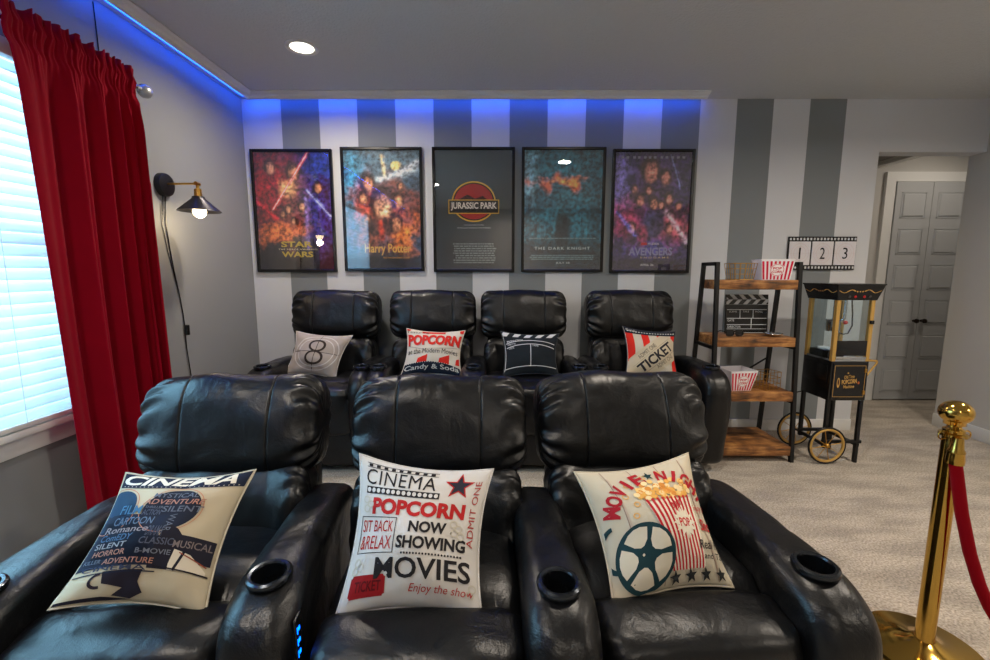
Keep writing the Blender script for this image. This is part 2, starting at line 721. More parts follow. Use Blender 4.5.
cornice('trim_1', (XL + .088, YB, ZC), (1.46, YB, ZC), (0, -1, 0))
cornice('trim_2', (XL, YR, ZC), (XL, YB - .088, ZC), (1, 0, 0))
M_BLUE = mat('blue_led', (30, 60, 255), 0.5, emit=(0.0, 0.10, 1.0), estr=24.0)
led = empty('led_strip', (XL, YB, 2.40), label='glowing blue light strip tucked behind the ceiling cornice along both walls', cat='light strip')
obox('light_tape', XL + .05, 1.45, YB - .058, YB - .044, 2.4355, 2.4385, M_BLUE).parent = led
obox('light_tape', XL + .044, XL + .058, YR + .05, YB - .058, 2.4355, 2.4385, M_BLUE).parent = led
for c in led.children:
    c.matrix_parent_inverse = Matrix.Translation((-XL, -YB, -2.40))
otb = otube('cable', [(XL + .004, 2.14, 2.42), (XL + .004, 2.142, 2.3), (XL + .004, 2.145, 2.05), (XL + .004, 2.147, 0.3)], .0025, M_BLACKMET)
tag(otb, 'thin dark cable running down the left wall behind the curtain top', 'cable')

# window with glass, frame, sill
win = struct(empty('window_1', (XL - .06, (WY0 + WY1) / 2, WZ0)))


def wpart(name, *a, m=M_WHITE, bevel=0.003):
    o = obox(name, *a, m, bevel=bevel)
    o.parent = win
    o.matrix_parent_inverse = Matrix.Translation((-(XL - .06), -(WY0 + WY1) / 2, -WZ0))
    return o


bm = bmesh.new()
fx0, fx1 = XL - .10, XL - .05
for a in ((WY0, WY0 + .05, WZ0, WZ1), (WY1 - .05, WY1, WZ0, WZ1), (WY0 + .05, WY1 - .05, WZ0, WZ0 + .05), (WY0 + .05, WY1 - .05, WZ1 - .05, WZ1), (WY0 + .05, WY1 - .05, 1.33, 1.38)):
    box(bm, fx0, fx1, *a)
fr = link_bm('window_frame', bm, M_WHITE, win, smooth=0)
fr.matrix_parent_inverse = Matrix.Translation((-(XL - .06), -(WY0 + WY1) / 2, -WZ0))
wpart('window_pane', XL - .078, XL - .074, WY0 + .05, WY1 - .05, WZ0 + .05, 1.33, m=GLASS, bevel=0)
wpart('window_pane', XL - .078, XL - .074, WY0 + .05, WY1 - .05, 1.38, WZ1 - .05, m=GLASS, bevel=0)
wpart('window_sill', XL - .05, XL + .045, WY0 - .05, WY1 + .05, WZ0 - .028, WZ0 - .002)
wpart('window_apron', XL, XL + .018, WY0 - .02, WY1 + .02, WZ0 - .10, WZ0 - .028)

# blinds
blind = empty('window_blind', (XL + .02, (WY0 + WY1) / 2, WZ0), label='white horizontal slat blind lowered over the bright window', cat='blind')


def bpart(o):
    o.parent = blind
    o.matrix_parent_inverse = Matrix.Translation((-(XL + .02), -(WY0 + WY1) / 2, -WZ0))
    return o


bpart(obox('head_rail', XL - .02, XL + .05, WY0 + .01, WY1 - .01, WZ1 - .065, WZ1 - .004, M_WHITE, bevel=.004))
bpart(obox('bottom_rail', XL + .000, XL + .045, WY0 + .02, WY1 - .02, WZ0 + .004, WZ0 + .024, M_WHITE, bevel=.004))
bm = bmesh.new()
prof = [(-.024 + .048 * i / 6, .0035 * (1 - (i / 3 - 1) ** 2)) for i in range(7)]
prof += [(a, b - .0022) for a, b in prof[::-1]]
r2 = []
for y in (WY0 + .02, WY1 - .02):
    r2.append([bm.verts.new((XL + .022 + a * math.cos(1.12) + b * math.sin(1.12) * 0.5, y, -a * math.sin(1.12) * 1.0 + b)) for a, b in prof])
k = len(prof)
for j in range(k):
    bm.faces.new((r2[0][j], r2[0][(j + 1) % k], r2[1][(j + 1) % k], r2[1][j]))
bm.faces.new(r2[0]); bm.faces.new(r2[1][::-1])
NS = 30
z0, z1 = WZ0 + .045, WZ1 - .09
sl = bpart(link_bm('slat', bm, SLAT, smooth=50))
sl.location.z = z0
for i in range(1, NS):
    c = sl.copy(); COL.objects.link(c); c.location.z = z0 + (z1 - z0) * i / (NS - 1)
for y in (WY0 + .25, (WY0 + WY1) / 2, WY1 - .38):
    bpart(otube('ladder_cord', [(XL + .048, y, WZ0 + .02), (XL + .048, y, WZ1 - .06)], .0012, M_WHITE, n=6))

# doors in the hall
PI1 = ((3.635, 3.962, 'left'), (3.966, 4.29, 'right'))
M_DOOR = mat('door_paint', (176, 178, 180), 0.5)
for k, (dx0, dx1, sd) in enumerate(PI1):
    d = struct(empty('door_%d' % (k + 1), ((dx0 + dx1) / 2, HALLY - .03, 0)))
    bm = bmesh.new()
    w = dx1 - dx0
    box(bm, -w / 2, w / 2, -.012, .028, .012, 2.03)
    for i in range(6):
        zc = .20 + i * .325
        vs = box(bm, -w / 2 + .065, w / 2 - .065, -.020, -.008, zc - .10, zc + .10, bevel=.006, seg=1)
        box(bm, -w / 2 + .05, -w / 2 + .058, -.016, -.008, zc - .115, zc + .115)
        box(bm, w / 2 - .058, w / 2 - .05, -.016, -.008, zc - .115, zc + .115)
        box(bm, -w / 2 + .05, w / 2 - .05, -.016, -.008, zc + .108, zc + .115)
        box(bm, -w / 2 + .05, w / 2 - .05, -.016, -.008, zc - .115, zc - .108)
    link_bm('door_leaf', bm, M_DOOR, d, smooth=0)
    s = 1 if sd == 'left' else -1
    olathe('door_knob', [(0, 0), (.012, 0), (.008, .015), (.018, .022), (.022, .032), (.018, .044), (0, .048)], mat('dark_bronze', (60, 50, 44), .35, metal=.8), d, n=20,
           M=T(s * (w / 2 - .035), -.012, .77) @ R(PI / 2, 'X'))
bm = bmesh.new()
box(bm, 3.545, 3.633, HALLY - .03, HALLY, 0, 2.12)
box(bm, 4.292, 4.38, HALLY - .03, HALLY, 0, 2.12)
box(bm, 3.633, 4.292, HALLY - .03, HALLY, 2.035, 2.12)
struct(link_bm('trim_3', bm, M_WHITE, smooth=0))
struct(obox('trim_4', 3.20, 3.27, YB + .13, HALLY, 2.10, 2.16, M_WHITE))
struct(obox('hall_shade_panel', 2.25, 3.20, YB + .13, HALLY, 2.135, 2.16, mat('hall_shade_grey', (120, 118, 114), .9)))  # dark grey sheet puts the shade on the upper hall wall into colour

# opening reveal corner trims are plain plaster; carpet edge strip
# ------------------------------------------------------------------ ceiling downlights
M_LAMP = mat('downlight_lens', (255, 250, 240), 0.5, emit=(1.0, 0.90, 0.76), estr=9.0)
DL = [(-1.055, 2.585, 'round recessed ceiling downlight glowing above the left wall corner'),
      (0.77, 1.50, 'round recessed ceiling downlight over the middle of the front seats'),
      (-0.85, 0.24, 'round recessed ceiling downlight behind and left of the camera'),
      (0.40, -1.5, 'unseen round ceiling downlight added for fill behind the camera'),  # lamp added out of view as fill
      (2.6, 1.50, 'unseen fill downlight added in the ceiling over the open carpet at right'),  # extra lamp out of view, fills the right side of the room
      (3.15, -0.4, 'unseen fill downlight added at the rear right of the room'),  # added rear fill lamp, kept clear of the poster reflections
      (3.9, 3.5, 'unseen ceiling downlight added to light the hall')]  # added hall lamp, hidden above the opening
for i, (x, y, lb) in enumerate(DL):
    d = empty('ceiling_downlight', (x, y, ZC), label=lb, cat='ceiling light', group='recessed downlights')
    olathe('trim_ring', [(.088, 0), (.086, -.006), (.074, -.009), (.062, -.004), (.060, 0)], M_WHITE, d, n=40)
    olathe('lamp_lens', [(0, -.002), (.060, -.002), (.061, 0)], M_LAMP, d, n=32)
    pw = DOWNLIGHT_POWER * (1.7 if x > 2 else 1.0) * (0.22 if i == 6 else 1)
    area_light('lamp_light', (0, 0, -.012), (0, 0, 0), .13, .13, pw, (1.0, 0.88, 0.74), d, 'DISK', 165)

# ------------------------------------------------------------------ curtain and rod
rod = empty('curtain_rod', (XL + .085, 2.245, 2.10), label='silver curtain rod with ball finial above the window', cat='curtain rod')
otube('rod', [(0, 0, 0), (0, -2.6, 0)], .011, M_CHROME, rod, n=14)
olathe('finial', [(0, -.01), (.012, -.008), (.012, .012), (.020, .016), (.029, .028), (.032, .044), (.028, .060), (.014, .072), (0, .074)], mat('satin_silver', (186, 188, 190), .35, metal=.8), rod, n=24, M=R(-PI / 2, 'X'))
bm = bmesh.new()
box(bm, -.085, .004, -.06, -.045, -.008, .008)
box(bm, -.085, -.078, -.075, -.03, -.03, .03)
link_bm('bracket', bm, M_CHROME, rod)

bm = bmesh.new()
NY, NZ = 200, 70
ztop = 2.165
rows = []
for j in range(NZ + 1):
    tz = j / NZ
    z = 0.015 + (ztop - 0.015) * tz
    row = []
    for i in range(NY + 1):
        s = i / NY
        ya = 1.685 - 0.055 * tz
        yb = 2.20
        sw = s ** 0.85
        y = ya + (yb - ya) * sw
        top = smooth01(.86, .99, tz)
        low = 1 - top
        ph = 2 * PI * (5.6 * sw ** 1.9 + .25 * math.sin(5 * sw) + .05 * math.sin(tz * 4))
        amp = (0.012 + 0.034 * (1 - tz)) * (0.5 + .5 * sw) + .010
        x = amp * math.sin(ph) * low + 0.012 * math.sin(ph * 2 + 1.3) * low
        ph2 = 2 * PI * (17 * s)
        x += top * (0.006 * math.sin(ph2) + 0.004 * math.sin(ph2 * 2.3))
        y += 0.012 * math.cos(ph) * low
        x += 0.016 * noise.noise(Vector((s * 3, tz * 1.2, 1)))
        zz = z
        if tz > .955:
            zz += 0.014 * noise.noise(Vector((s * 22, 0, 5))) + .006 * math.sin(ph2)
            x += 0.014 * ((tz - .955) / .045) * math.sin(s * 60 + 2 * noise.noise(Vector((s * 9, 2, 2))))
        # pocket bulge at the rod
        b = math.exp(-((z - 2.10) / .016) ** 2)
        x = x * (1 - .3 * b)
        xo = 0.030 if tz < .93 else 0.018 + .012 * b
        row.append(bm.verts.new((XL + .085 + xo + x, y, zz)))
    rows.append(row)
for a, b in zip(rows[:-1], rows[1:]):
    for i in range(NY):
        bm.faces.new((a[i], a[i + 1], b[i + 1], b[i]))
cur = link_bm('curtain', bm, M_RED, smooth=80, recalc=False)
md = cur.modifiers.new('thickness', 'SOLIDIFY')
md.thickness = .003
tag(cur, 'deep red velvet curtain gathered on the silver rod beside the window', 'curtain')

# ------------------------------------------------------------------ wall lamp
sc = empty('wall_lamp', (XL, 2.462, 1.69), label='black and brass wall sconce with cone shade lit on the left wall', cat='wall lamp')
olathe('backplate', [(0, .032), (.045, .032), (.058, .028), (.062, .018), (.062, 0), (0, 0)], M_BLACKMET, sc, M=R(PI / 2, 'Y'))
otube('arm', [(.03, 0, .005), (.10, 0, .006), (.165, 0, .006), (.185, 0, .004)], .0055, M_BRASS2, sc)
bm = bmesh.new()
lathe(bm, [(0, .018), (.010, .016), (.012, 0), (.010, -.016), (0, -.018)], 18, T(.19, 0, .006) @ R(PI / 2, 'X'))
lathe(bm, [(0, .0), (.008, 0), (.008, -.02), (.017, -.022), (.019, -.03), (.017, -.036), (.019, -.042), (.019, -.068), (.0, -.068)], 24, T(.19, 0, .0))
link_bm('socket', bm, M_BRASS2, sc)
shp = [(.022, -.060), (.030, -.062), (.032, -.072), (.102, -.136), (.105, -.140), (.101, -.140), (.030, -.077), (.022, -.066)]
olathe('lamp_shade', shp, mat('dark_pewter', (56, 54, 58), .35, metal=.7), sc, n=48, M=T(.19, 0, 0), smooth=50).data.materials[0]
M_BULB = mat('bulb_glow', (255, 235, 200), .3, emit=(1.0, .78, .45), estr=6.0)
olathe('bulb', [(0, -.075), (.012, -.08), (.016, -.10), (.030, -.125), (.034, -.140), (.030, -.158), (.016, -.172), (0, -.176)], M_BULB, sc, n=24, M=T(.19, 0, 0), smooth=80)
pl = bpy.data.lights.new('bulb_light', 'POINT')
pl.energy = 2.0
pl.color = (1.0, .78, .48)
pl.shadow_soft_size = .028
plo = bpy.data.objects.new('bulb_light', pl)
COL.objects.link(plo)
plo.parent = sc
plo.location = (.19, 0, -.20)
cpts = [(.012, 0, -.055), (.008, -.006, -.12), (.006, -.008, -.21), (.005, .004, -.34), (.005, .020, -.455), (.006, .045, -.60), (.006, .060, -.72), (.006, .064, -.80), (.006, .062, -.9), (.01, .075, -1.1), (.015, .10, -1.5)]
cord = otube('lamp_cord', cpts, .003, M_BLACK, sc, n=8)
otube('lamp_cord', [(.012, -.02, -.055), (.010, -.028, -.10), (.006, -.034, -.22), (.005, -.012, -.36), (.005, .012, -.455), (.006, .050, -.625)], .0022, M_BLACK, sc, n=8)
obox('cord_switch', 0, .02, -.012, .012, -.03, .03, M_BLACK, cord, bevel=.005, M=T(.006, .066, -.80))


# ------------------------------------------------------------------ posters
class Art:
    def __init__(self, w, h, base):
        self.w, self.h = w, h
        self.y, self.x = np.mgrid[0:h, 0:w]
        self.x = self.x / (w - 1)
        self.y = self.y / (h - 1)
        self.c = np.zeros((h, w, 3)) + np.array(lin(base))

    def nz(self, sc, seed):
        out = np.zeros((self.h, self.w))
        for j in range(self.h):
            for i in range(self.w):
                out[j, i] = noise.fractal(Vector((i / self.w * sc, j / self.h * sc * 1.5, seed)), 0.8, 2.0, 4)
        return out

    def finish(self):
        """broken brush texture, generic"""
        if self.w < 90:
            return self.c
        t = self.nz(22, 31.7)
        u = self.nz(11, 3.9)
        sh = np.roll(self.c, 3, axis=1) * 0.5 + np.roll(self.c, -4, axis=0) * 0.5
        k = np.clip(u * 1.5 + .3, 0, 1)[..., None] * .5
        c = self.c * (1 - k) + sh * k
        return c * np.clip(1 + t[..., None] * 1.3, .25, 2.2)

    def mixin(self, a, rgb):
        a = np.clip(a, 0, 1)[..., None]
        self.c = self.c * (1 - a) + np.array(lin(rgb)) * a

    def blob(self, cx, cy, rx, ry, rgb, s=1.0, soft=1.0, nz=None, rot=0):
        dx, dy = self.x - cx, (self.y - cy) * 1.48
        ry *= 1.48
        u = dx * math.cos(rot) + dy * math.sin(rot)
        v = -dx * math.sin(rot) + dy * math.cos(rot)
        d = np.sqrt((u / rx) ** 2 + (v / ry) ** 2)
        if nz is not None:
            d = d + nz
        self.mixin(s * np.clip((1 - d) / soft, 0, 1), rgb)

    def streak(self, x0, y0, x1, y1, w, rgb, s=1.0):
        p, q = np.array((x0, y0 * 1.48)), np.array((x1, y1 * 1.48))
        d = q - p
        L = np.dot(d, d)
        px, py = self.x - p[0], self.y * 1.48 - p[1]
        t = np.clip((px * d[0] + py * d[1]) / L, 0, 1)
        r = np.hypot(px - t * d[0], py - t * d[1])
        self.mixin(s * np.exp(-(r / w) ** 2), rgb)


def face(A, x, y, s, skin=(176, 120, 88), hair=(46, 26, 20)):
    """a vague, generic portrait blur"""
    A.blob(x, y + s * .10, s * 1.0, s * .85, hair, 0.95, .3)
    A.blob(x + s * .1, y - s * .05, s * .62, s * .60, skin, 0.9, .5)
    A.blob(x + s * .3, y - s * .1, s * .3, s * .4, tuple(min(255, int(c * 1.25)) for c in skin), 0.5, .8)
    A.blob(x - s * .12, y + s * .03, s * .14, s * .06, hair, .6, .6)
    A.blob(x + s * .32, y + s * .03, s * .14, s * .06, hair, .6, .6)
    A.blob(x + s * .12, y - s * .34, s * .2, s * .05, (110, 50, 45), .6, .6)


def art1():
    A = Art(108, 160, (24, 18, 26))
    n = A.nz(5, 1.3)
    A.blob(.22, .72, .55, .42, (150, 22, 26), .9, 1, n * .6)
    A.blob(.82, .55, .45, .5, (60, 50, 140), .95, 1, n * .6)
    A.blob(.85, .86, .35, .2, (30, 50, 130), .9, .9, n * .3)
    A.blob(.5, .5, .26, .4, (120, 60, 40), .8, .8, n * .8)
    A.blob(.28, .30, .34, .12, (220, 110, 50), .95, 1, n * 1.0)
    for (x, y, s) in ((.2, .87, .10), (.5, .83, .12), (.82, .70, .08), (.42, .52, .06), (.60, .54, .07), (.48, .42, .05), (.34, .48, .05)):
        face(A, x, y, s)
    A.blob(.40, .70, .16, .09, (255, 190, 120), .9, 1, n * .5)
    A.streak(.20, .50, .72, 1.0, .016, (255, 70, 60))
    A.streak(.20, .50, .72, 1.0, .005, (255, 220, 210))
    A.streak(-.05, .62, .26, .44, .014, (240, 40, 50))
    A.streak(.68, .68, .98, .46, .015, (120, 140, 255))
    A.streak(.68, .68, .98, .46, .005, (230, 235, 255))
    A.streak(.66, .2, .66, .62, .02, (150, 130, 210), .5)
    A.streak(.82, .1, .98, .3, .05, (70, 60, 120), .5)
    A.blob(.2, .05, .9, .2, (16, 12, 14), .9, .6)
    m = n * 0.5 + .5
    A.c *= (0.55 + m[..., None] * .9)
    P = Print()
    Y = (196, 170, 60)
    P.text('STAR', .30, .195, .72, .245, Y, bold=.03)
    P.text('THE FORCE AWAKENS', .26, .170, .78, .183, (225, 215, 180), bold=.01, spacing=1.2)
    P.text('WARS', .30, .108, .72, .158, Y, bold=.03)
    return A, P


def art2():
    A = Art(108, 160, (40, 60, 78))
    n = A.nz(5, 5.3)
    A.blob(.5, .92, .8, .3, (84, 106, 120), .9, .9, n * .5)
    A.blob(.12, .75, .25, .35, (60, 150, 190), .8, 1, n * .5)
    A.blob(.55, .45, .62, .40, (150, 70, 34), .95, .7, n * .5)
    A.blob(.8, .28, .28, .18, (236, 130, 50), .95, 1, n * .8)
    A.blob(.25, .55, .2, .2, (190, 70, 50), .9, .9, n * .6)
    A.blob(.68, .87, .07, .045, (250, 210, 120), .95, .25)
    for (x, y, s) in ((.30, .72, .12), (.24, .60, .09), (.70, .58, .10), (.66, .38, .12), (.28, .40, .09), (.74, .70, .06)):
        face(A, x, y, s, skin=(210, 140, 100))
    face(A, .48, .54, .20, skin=(222, 160, 120), hair=(44, 26, 20))
    A.blob(.47, .36, .26, .10, (56, 36, 32), .95, .4, n * .2)
    A.streak(.46, .40, .48, .26, .03, (160, 50, 30))
    A.streak(.45, .76, .92, .84, .035, (210, 228, 240), .85)
    A.streak(.70, .80, .97, .90, .03, (235, 240, 250), .8)
    A.streak(.50, .95, .54, .78, .02, (240, 210, 150), .8)
    A.blob(.2, .03, 1.4, .16, (20, 18, 22), .95, .5)
    A.blob(.5, .2, .5, .1, (110, 50, 26), .6, .9, n * .5)
    A.c *= (0.6 + (n[..., None] * .5 + .5) * .8)
    P = Print()
    P.text('Harry Potter', .24, .115, .86, .215, (232, 186, 96), bold=.02)
    P.text('MAGIC BEGINS', .24, .905, .78, .935, (120, 160, 190), bold=.01)
    P.text('AND THE SORCERER\'S STONE', .48, .088, .84, .102, (220, 160, 70), bold=.01)
    return A, P


def art3():
    A = Art(72, 108, (26, 34, 40))
    n = A.nz(4, 9.3)
    A.blob(.3, .9, .9, .5, (46, 60, 66), .8, 1, n * .3)
    A.blob(.5, .1, .9, .25, (12, 16, 20), .9, .6, n * .2)
    P = Print()
    P.ell(.5, .575, .285, .170, (226, 182, 50), 1, n=48)
    P.ell(.5, .575, .268, .158, (26, 20, 20), 2, n=48)
    P.ell(.5, .575, .250, .148, (176, 34, 36), 3, n=48)
    P.poly([(.26, .545), (.32, .60), (.42, .635), (.52, .60), (.62, .625), (.74, .55), (.74, .52), (.26, .52)], (60, 14, 18), 4)
    P.rect(.17, .475, .83, .592, (226, 182, 50), 5)
    P.rect(.18, .482, .82, .585, (26, 22, 26), 6)
    P.text('JURASSIC PARK', .20, .500, .80, .570, (236, 232, 226), 7, bold=.025)
    P.text('AN ADVENTURE', .37, .375, .63, .385, (200, 205, 210), 2)
    P.text('65 MILLION YEARS IN THE MAKING', .28, .350, .72, .362, (200, 205, 210), 2)
    rnd = random.Random(4)
    for i in range(9):
        y = .055 + i * .020
        x = .22 + rnd.random() * .04
        while x < .76:
            w = .015 + rnd.random() * .05
            P.rect(x, y, x + w, y + .011, (140, 148, 150), 2)
            x += w + .010
    return A, P


def art4():
    A = Art(108, 160, (18, 62, 78))
    n = A.nz(5, 13.3)
    A.blob(.5, .8, .8, .3, (30, 96, 116), .8, 1, n * .5)
    A.blob(.05, .75, .16, .3, (110, 150, 170), .7, .9, n * .8)
    A.blob(.5, .35, .8, .25, (34, 100, 118), .8, 1, n * .5)
    A.blob(.48, .45, .09, .4, (44, 120, 140), .6, 1, n * .4)
    # ragged patch of fire, with buildings and smoke below
    A.blob(.50, .74, .36, .060, (210, 84, 34), .95, .7, n * .9)
    A.blob(.50, .74, .24, .035, (255, 176, 90), .95, .8, n * .9)
    A.blob(.30, .70, .10, .05, (200, 80, 40), .8, .9, n * .8)
    A.blob(.74, .77, .12, .03, (230, 110, 50), .8, .9, n * .8)
    for x, w, h in ((.06, .07, .62), (.15, .05, .52), (.86, .08, .58), (.94, .07, .7), (.76, .05, .46), (.24, .05, .44)):
        A.mixin(((abs(A.x - x) < w / 2) & (A.y < h)) * .45, (8, 30, 40))
    A.blob(.5, .40, .11, .14, (10, 20, 26), .95, .35, n * .25)
    A.blob(.5, .28, .14, .12, (10, 18, 24), .9, .5, n * .3)
    A.blob(.5, .05, 1.2, .26, (6, 22, 30), .95, .5)
    P = Print()
    P.text('THE DARK KNIGHT', .14, .170, .86, .195, (200, 220, 224), bold=.015, spacing=1.3)
    P.text('JULY 18', .42, .045, .60, .066, (190, 205, 210), bold=.02)
    P.text('WELCOME TO A WORLD WITHOUT RULES', .20, .94, .84, .950, (90, 140, 156))
    rnd = random.Random(6)
    for y, x0, x1 in ((.262, .07, .93), (.116, .1, .92), (.100, .08, .92), (.084, .1, .9)):
        x = x0
        while x < x1:
            w = .012 + rnd.random() * .05
            P.rect(x, y, min(x + w, x1), y + .010, (120, 150, 158), 2)
            x += w + .010
    return A, P


def art5():
    A = Art(108, 160, (34, 24, 62))
    n = A.nz(5, 17.3)
    A.blob(.5, .62, .45, .42, (92, 62, 122), .9, 1, n * .5)
    A.blob(.1, .75, .2, .3, (120, 110, 190), .7, 1, n * .8)
    A.blob(.25, .42, .3, .25, (170, 60, 90), .8, 1, n * .8)
    A.blob(.75, .38, .3, .25, (190, 80, 90), .8, 1, n * .8)
    A.blob(.5, .2, .5, .12, (60, 60, 140), .8, 1, n * .6)
    for (x, y, s) in ((.46, .84, .16), (.66, .79, .10), (.26, .69, .06), (.45, .68, .06), (.34, .60, .08), (.72, .61, .08), (.62, .56, .06), (.85, .55, .06), (.24, .36, .08), (.74, .36, .07)):
        A.blob(x, y - s * 1.1, s * 1.3, s * .9, (40, 26, 48), .85, .5, n * .3)
        face(A, x, y, s, skin=(190, 120, 110))
    A.blob(.52, .40, .19, .15, (44, 44, 72), .95, .35, n * .2)
    A.blob(.40, .30, .09, .12, (120, 40, 60), .8, .5, n * .3)
    face(A, .52, .57, .085, skin=(196, 130, 110))
    A.streak(.70, .50, .98, .25, .03, (200, 170, 190), .8)
    A.streak(.05, .50, .30, .30, .02, (90, 110, 220), .8)
    A.streak(.72, .98, .86, .72, .008, (130, 140, 220), .8)
    A.blob(.5, .02, 1.2, .13, (26, 18, 40), .95, .5)
    A.c *= (0.6 + (n[..., None] * .5 + .5) * .8)
    P = Print()
    P.text('AVENGERS', .22, .130, .80, .200, (150, 150, 196), bold=.03)
    P.text('ENDGAME', .38, .105, .76, .120, (206, 180, 140), bold=.01, spacing=1.5)
    P.text('STUDIOS', .47, .222, .62, .240, (220, 215, 220), bold=.02)
    P.rect(.38, .220, .46, .242, (206, 34, 44), 2)
    P.text('APRIL 26', .38, .040, .56, .058, (200, 200, 214), bold=.02)
    rnd = random.Random(8)
    x = .08
    while x < .93:
        P.rect(x, .945, x + .035, .965, (150, 150, 180), 2)
        x += .058 + rnd.random() * .03
    return A, P


POST = [(-1.757, -1.170, 1.223, 2.095, art1, 'black framed red and violet film poster with crossing light beams, leftmost on striped wall'),
        (-1.110, -0.524, 1.230, 2.109, art2, 'black framed orange and blue film poster, second from left on the striped wall'),
        (-0.452, 0.143, 1.223, 2.109, art3, 'black framed dark film poster with a yellow ringed red oval, on the striped wall'),
        (0.193, 0.797, 1.223, 2.109, art4, 'black framed teal film poster with a fiery orange patch on the striped wall'),
        (0.846, 1.436, 1.216, 2.095, art5, 'black framed purple film poster with many faces, rightmost on the striped wall')]
for x0, x1, z0, z1, fn, lb in POST:
    xc, zc = (x0 + x1) / 2, (z0 + z1) / 2
    w, h = x1 - x0, z1 - z0
    p = empty('movie_poster', (xc, YB, z0), label=lb, cat='poster', group='framed film posters on the striped wall')
    bm = bmesh.new()
    bw = .020
    for a in ((-w / 2, -w / 2 + bw, 0, h), (w / 2 - bw, w / 2, 0, h), (-w / 2 + bw, w / 2 - bw, 0, bw), (-w / 2 + bw, w / 2 - bw, h - bw, h)):
        box(bm, a[0], a[1], -.026, -.001, a[2], a[3], bevel=.003, seg=1)
    link_bm('frame', bm, M_BLACK, p, smooth=30)
    A, P = fn()
    iw, ih = w - 2 * bw + .004, h - 2 * bw + .004
    me = bpy.data.meshes.new('poster_print')
    H, Wd = A.h, A.w
    vs = [(-iw / 2 + iw * i / (Wd - 1), -.012, bw - .002 + ih * j / (H - 1)) for j in range(H) for i in range(Wd)]
    fs = [(j * Wd + i, j * Wd + i + 1, (j + 1) * Wd + i + 1, (j + 1) * Wd + i) for j in range(H - 1) for i in range(Wd - 1)]
    bm = bmesh.new()
    bvs = [bm.verts.new(v) for v in vs]
    for f in fs:
        bm.faces.new([bvs[i] for i in f])
    P.into(bm, lambda u, v, o: Vector((-iw / 2 + iw * u, -.012 - o, bw - .002 + ih * v)), base=1, grid=0, lift=.0002, step=.0003)
    bm.to_mesh(me)
    bm.free()
    me.materials.append(INK)
    for m in P.mats:
        me.materials.append(m)
    at = me.color_attributes.new('ink', 'FLOAT_COLOR', 'POINT')
    full = np.ones((len(me.vertices), 4), dtype=np.float32)
    full[:H * Wd, :3] = np.clip(A.finish() * (2.3 if fn in (art4, art5) else 1.8), 0, 1).reshape(-1, 3)
    at.data.foreach_set('color', full.ravel())
    o = bpy.data.objects.new('poster_print', me)
    COL.objects.link(o)
    o.parent = p
    obox('glass', -iw / 2, iw / 2, -.0175, -.0165, bw, h - bw, POSTER_GLASS, p)

# film strip sign
fsn = empty('film_strip_sign', (2.41, YB, 1.238), label='film strip wall sign showing 1 2 3 above the popcorn cart', cat='sign')
fw, fh = .50, .243
bm = bmesh.new()
box(bm, -fw / 2, fw / 2, -.016, -.002, 0, fh, bevel=.002)
for i in range(20):
    x = -fw / 2 + fw * (i + .5) / 20
    for zc in (.018, fh - .018):
        box(bm, x - .006, x + .006, -.0175, -.0155, zc - .008, zc + .008, mi=1)
link_bm('backing', bm, [M_BLACK, mat('hole_white', (206, 208, 212), .6)], fsn, smooth=0)
for i in range(3):
    xc = -fw / 2 + fw * (i + .5) / 3
    P = Print()
    bm = bmesh.new()
    box(bm, xc - fw / 6 + .006, xc + fw / 6 - .006, -.021, -.016, .036, fh - .036)
    wfr = fw / 3 - .012
    P.ring(.5, .5, .42, .42, .012, (214, 190, 192), 1)
    P.ring(.5, .5, .30, .30, .012, (214, 190, 192), 1)
    P.line(0, .5, 1, .5, .008, (205, 200, 200), 1)
    P.line(.5, 0, .5, 1, .008, (205, 200, 200), 1)
    P.text('123'[i], .38 if i else .455, .26, .62 if i else .535, .74, (30, 30, 32), 2)
    P.into(bm, lambda u, v, o: Vector((xc - wfr / 2 + wfr * u, -.021 - o, .036 + (fh - .072) * v)), base=1, grid=0)
    link_bm('film_frame', bm, [mat('card_white', (218, 214, 218), .6)] + P.mats, fsn, smooth=0, recalc=False)

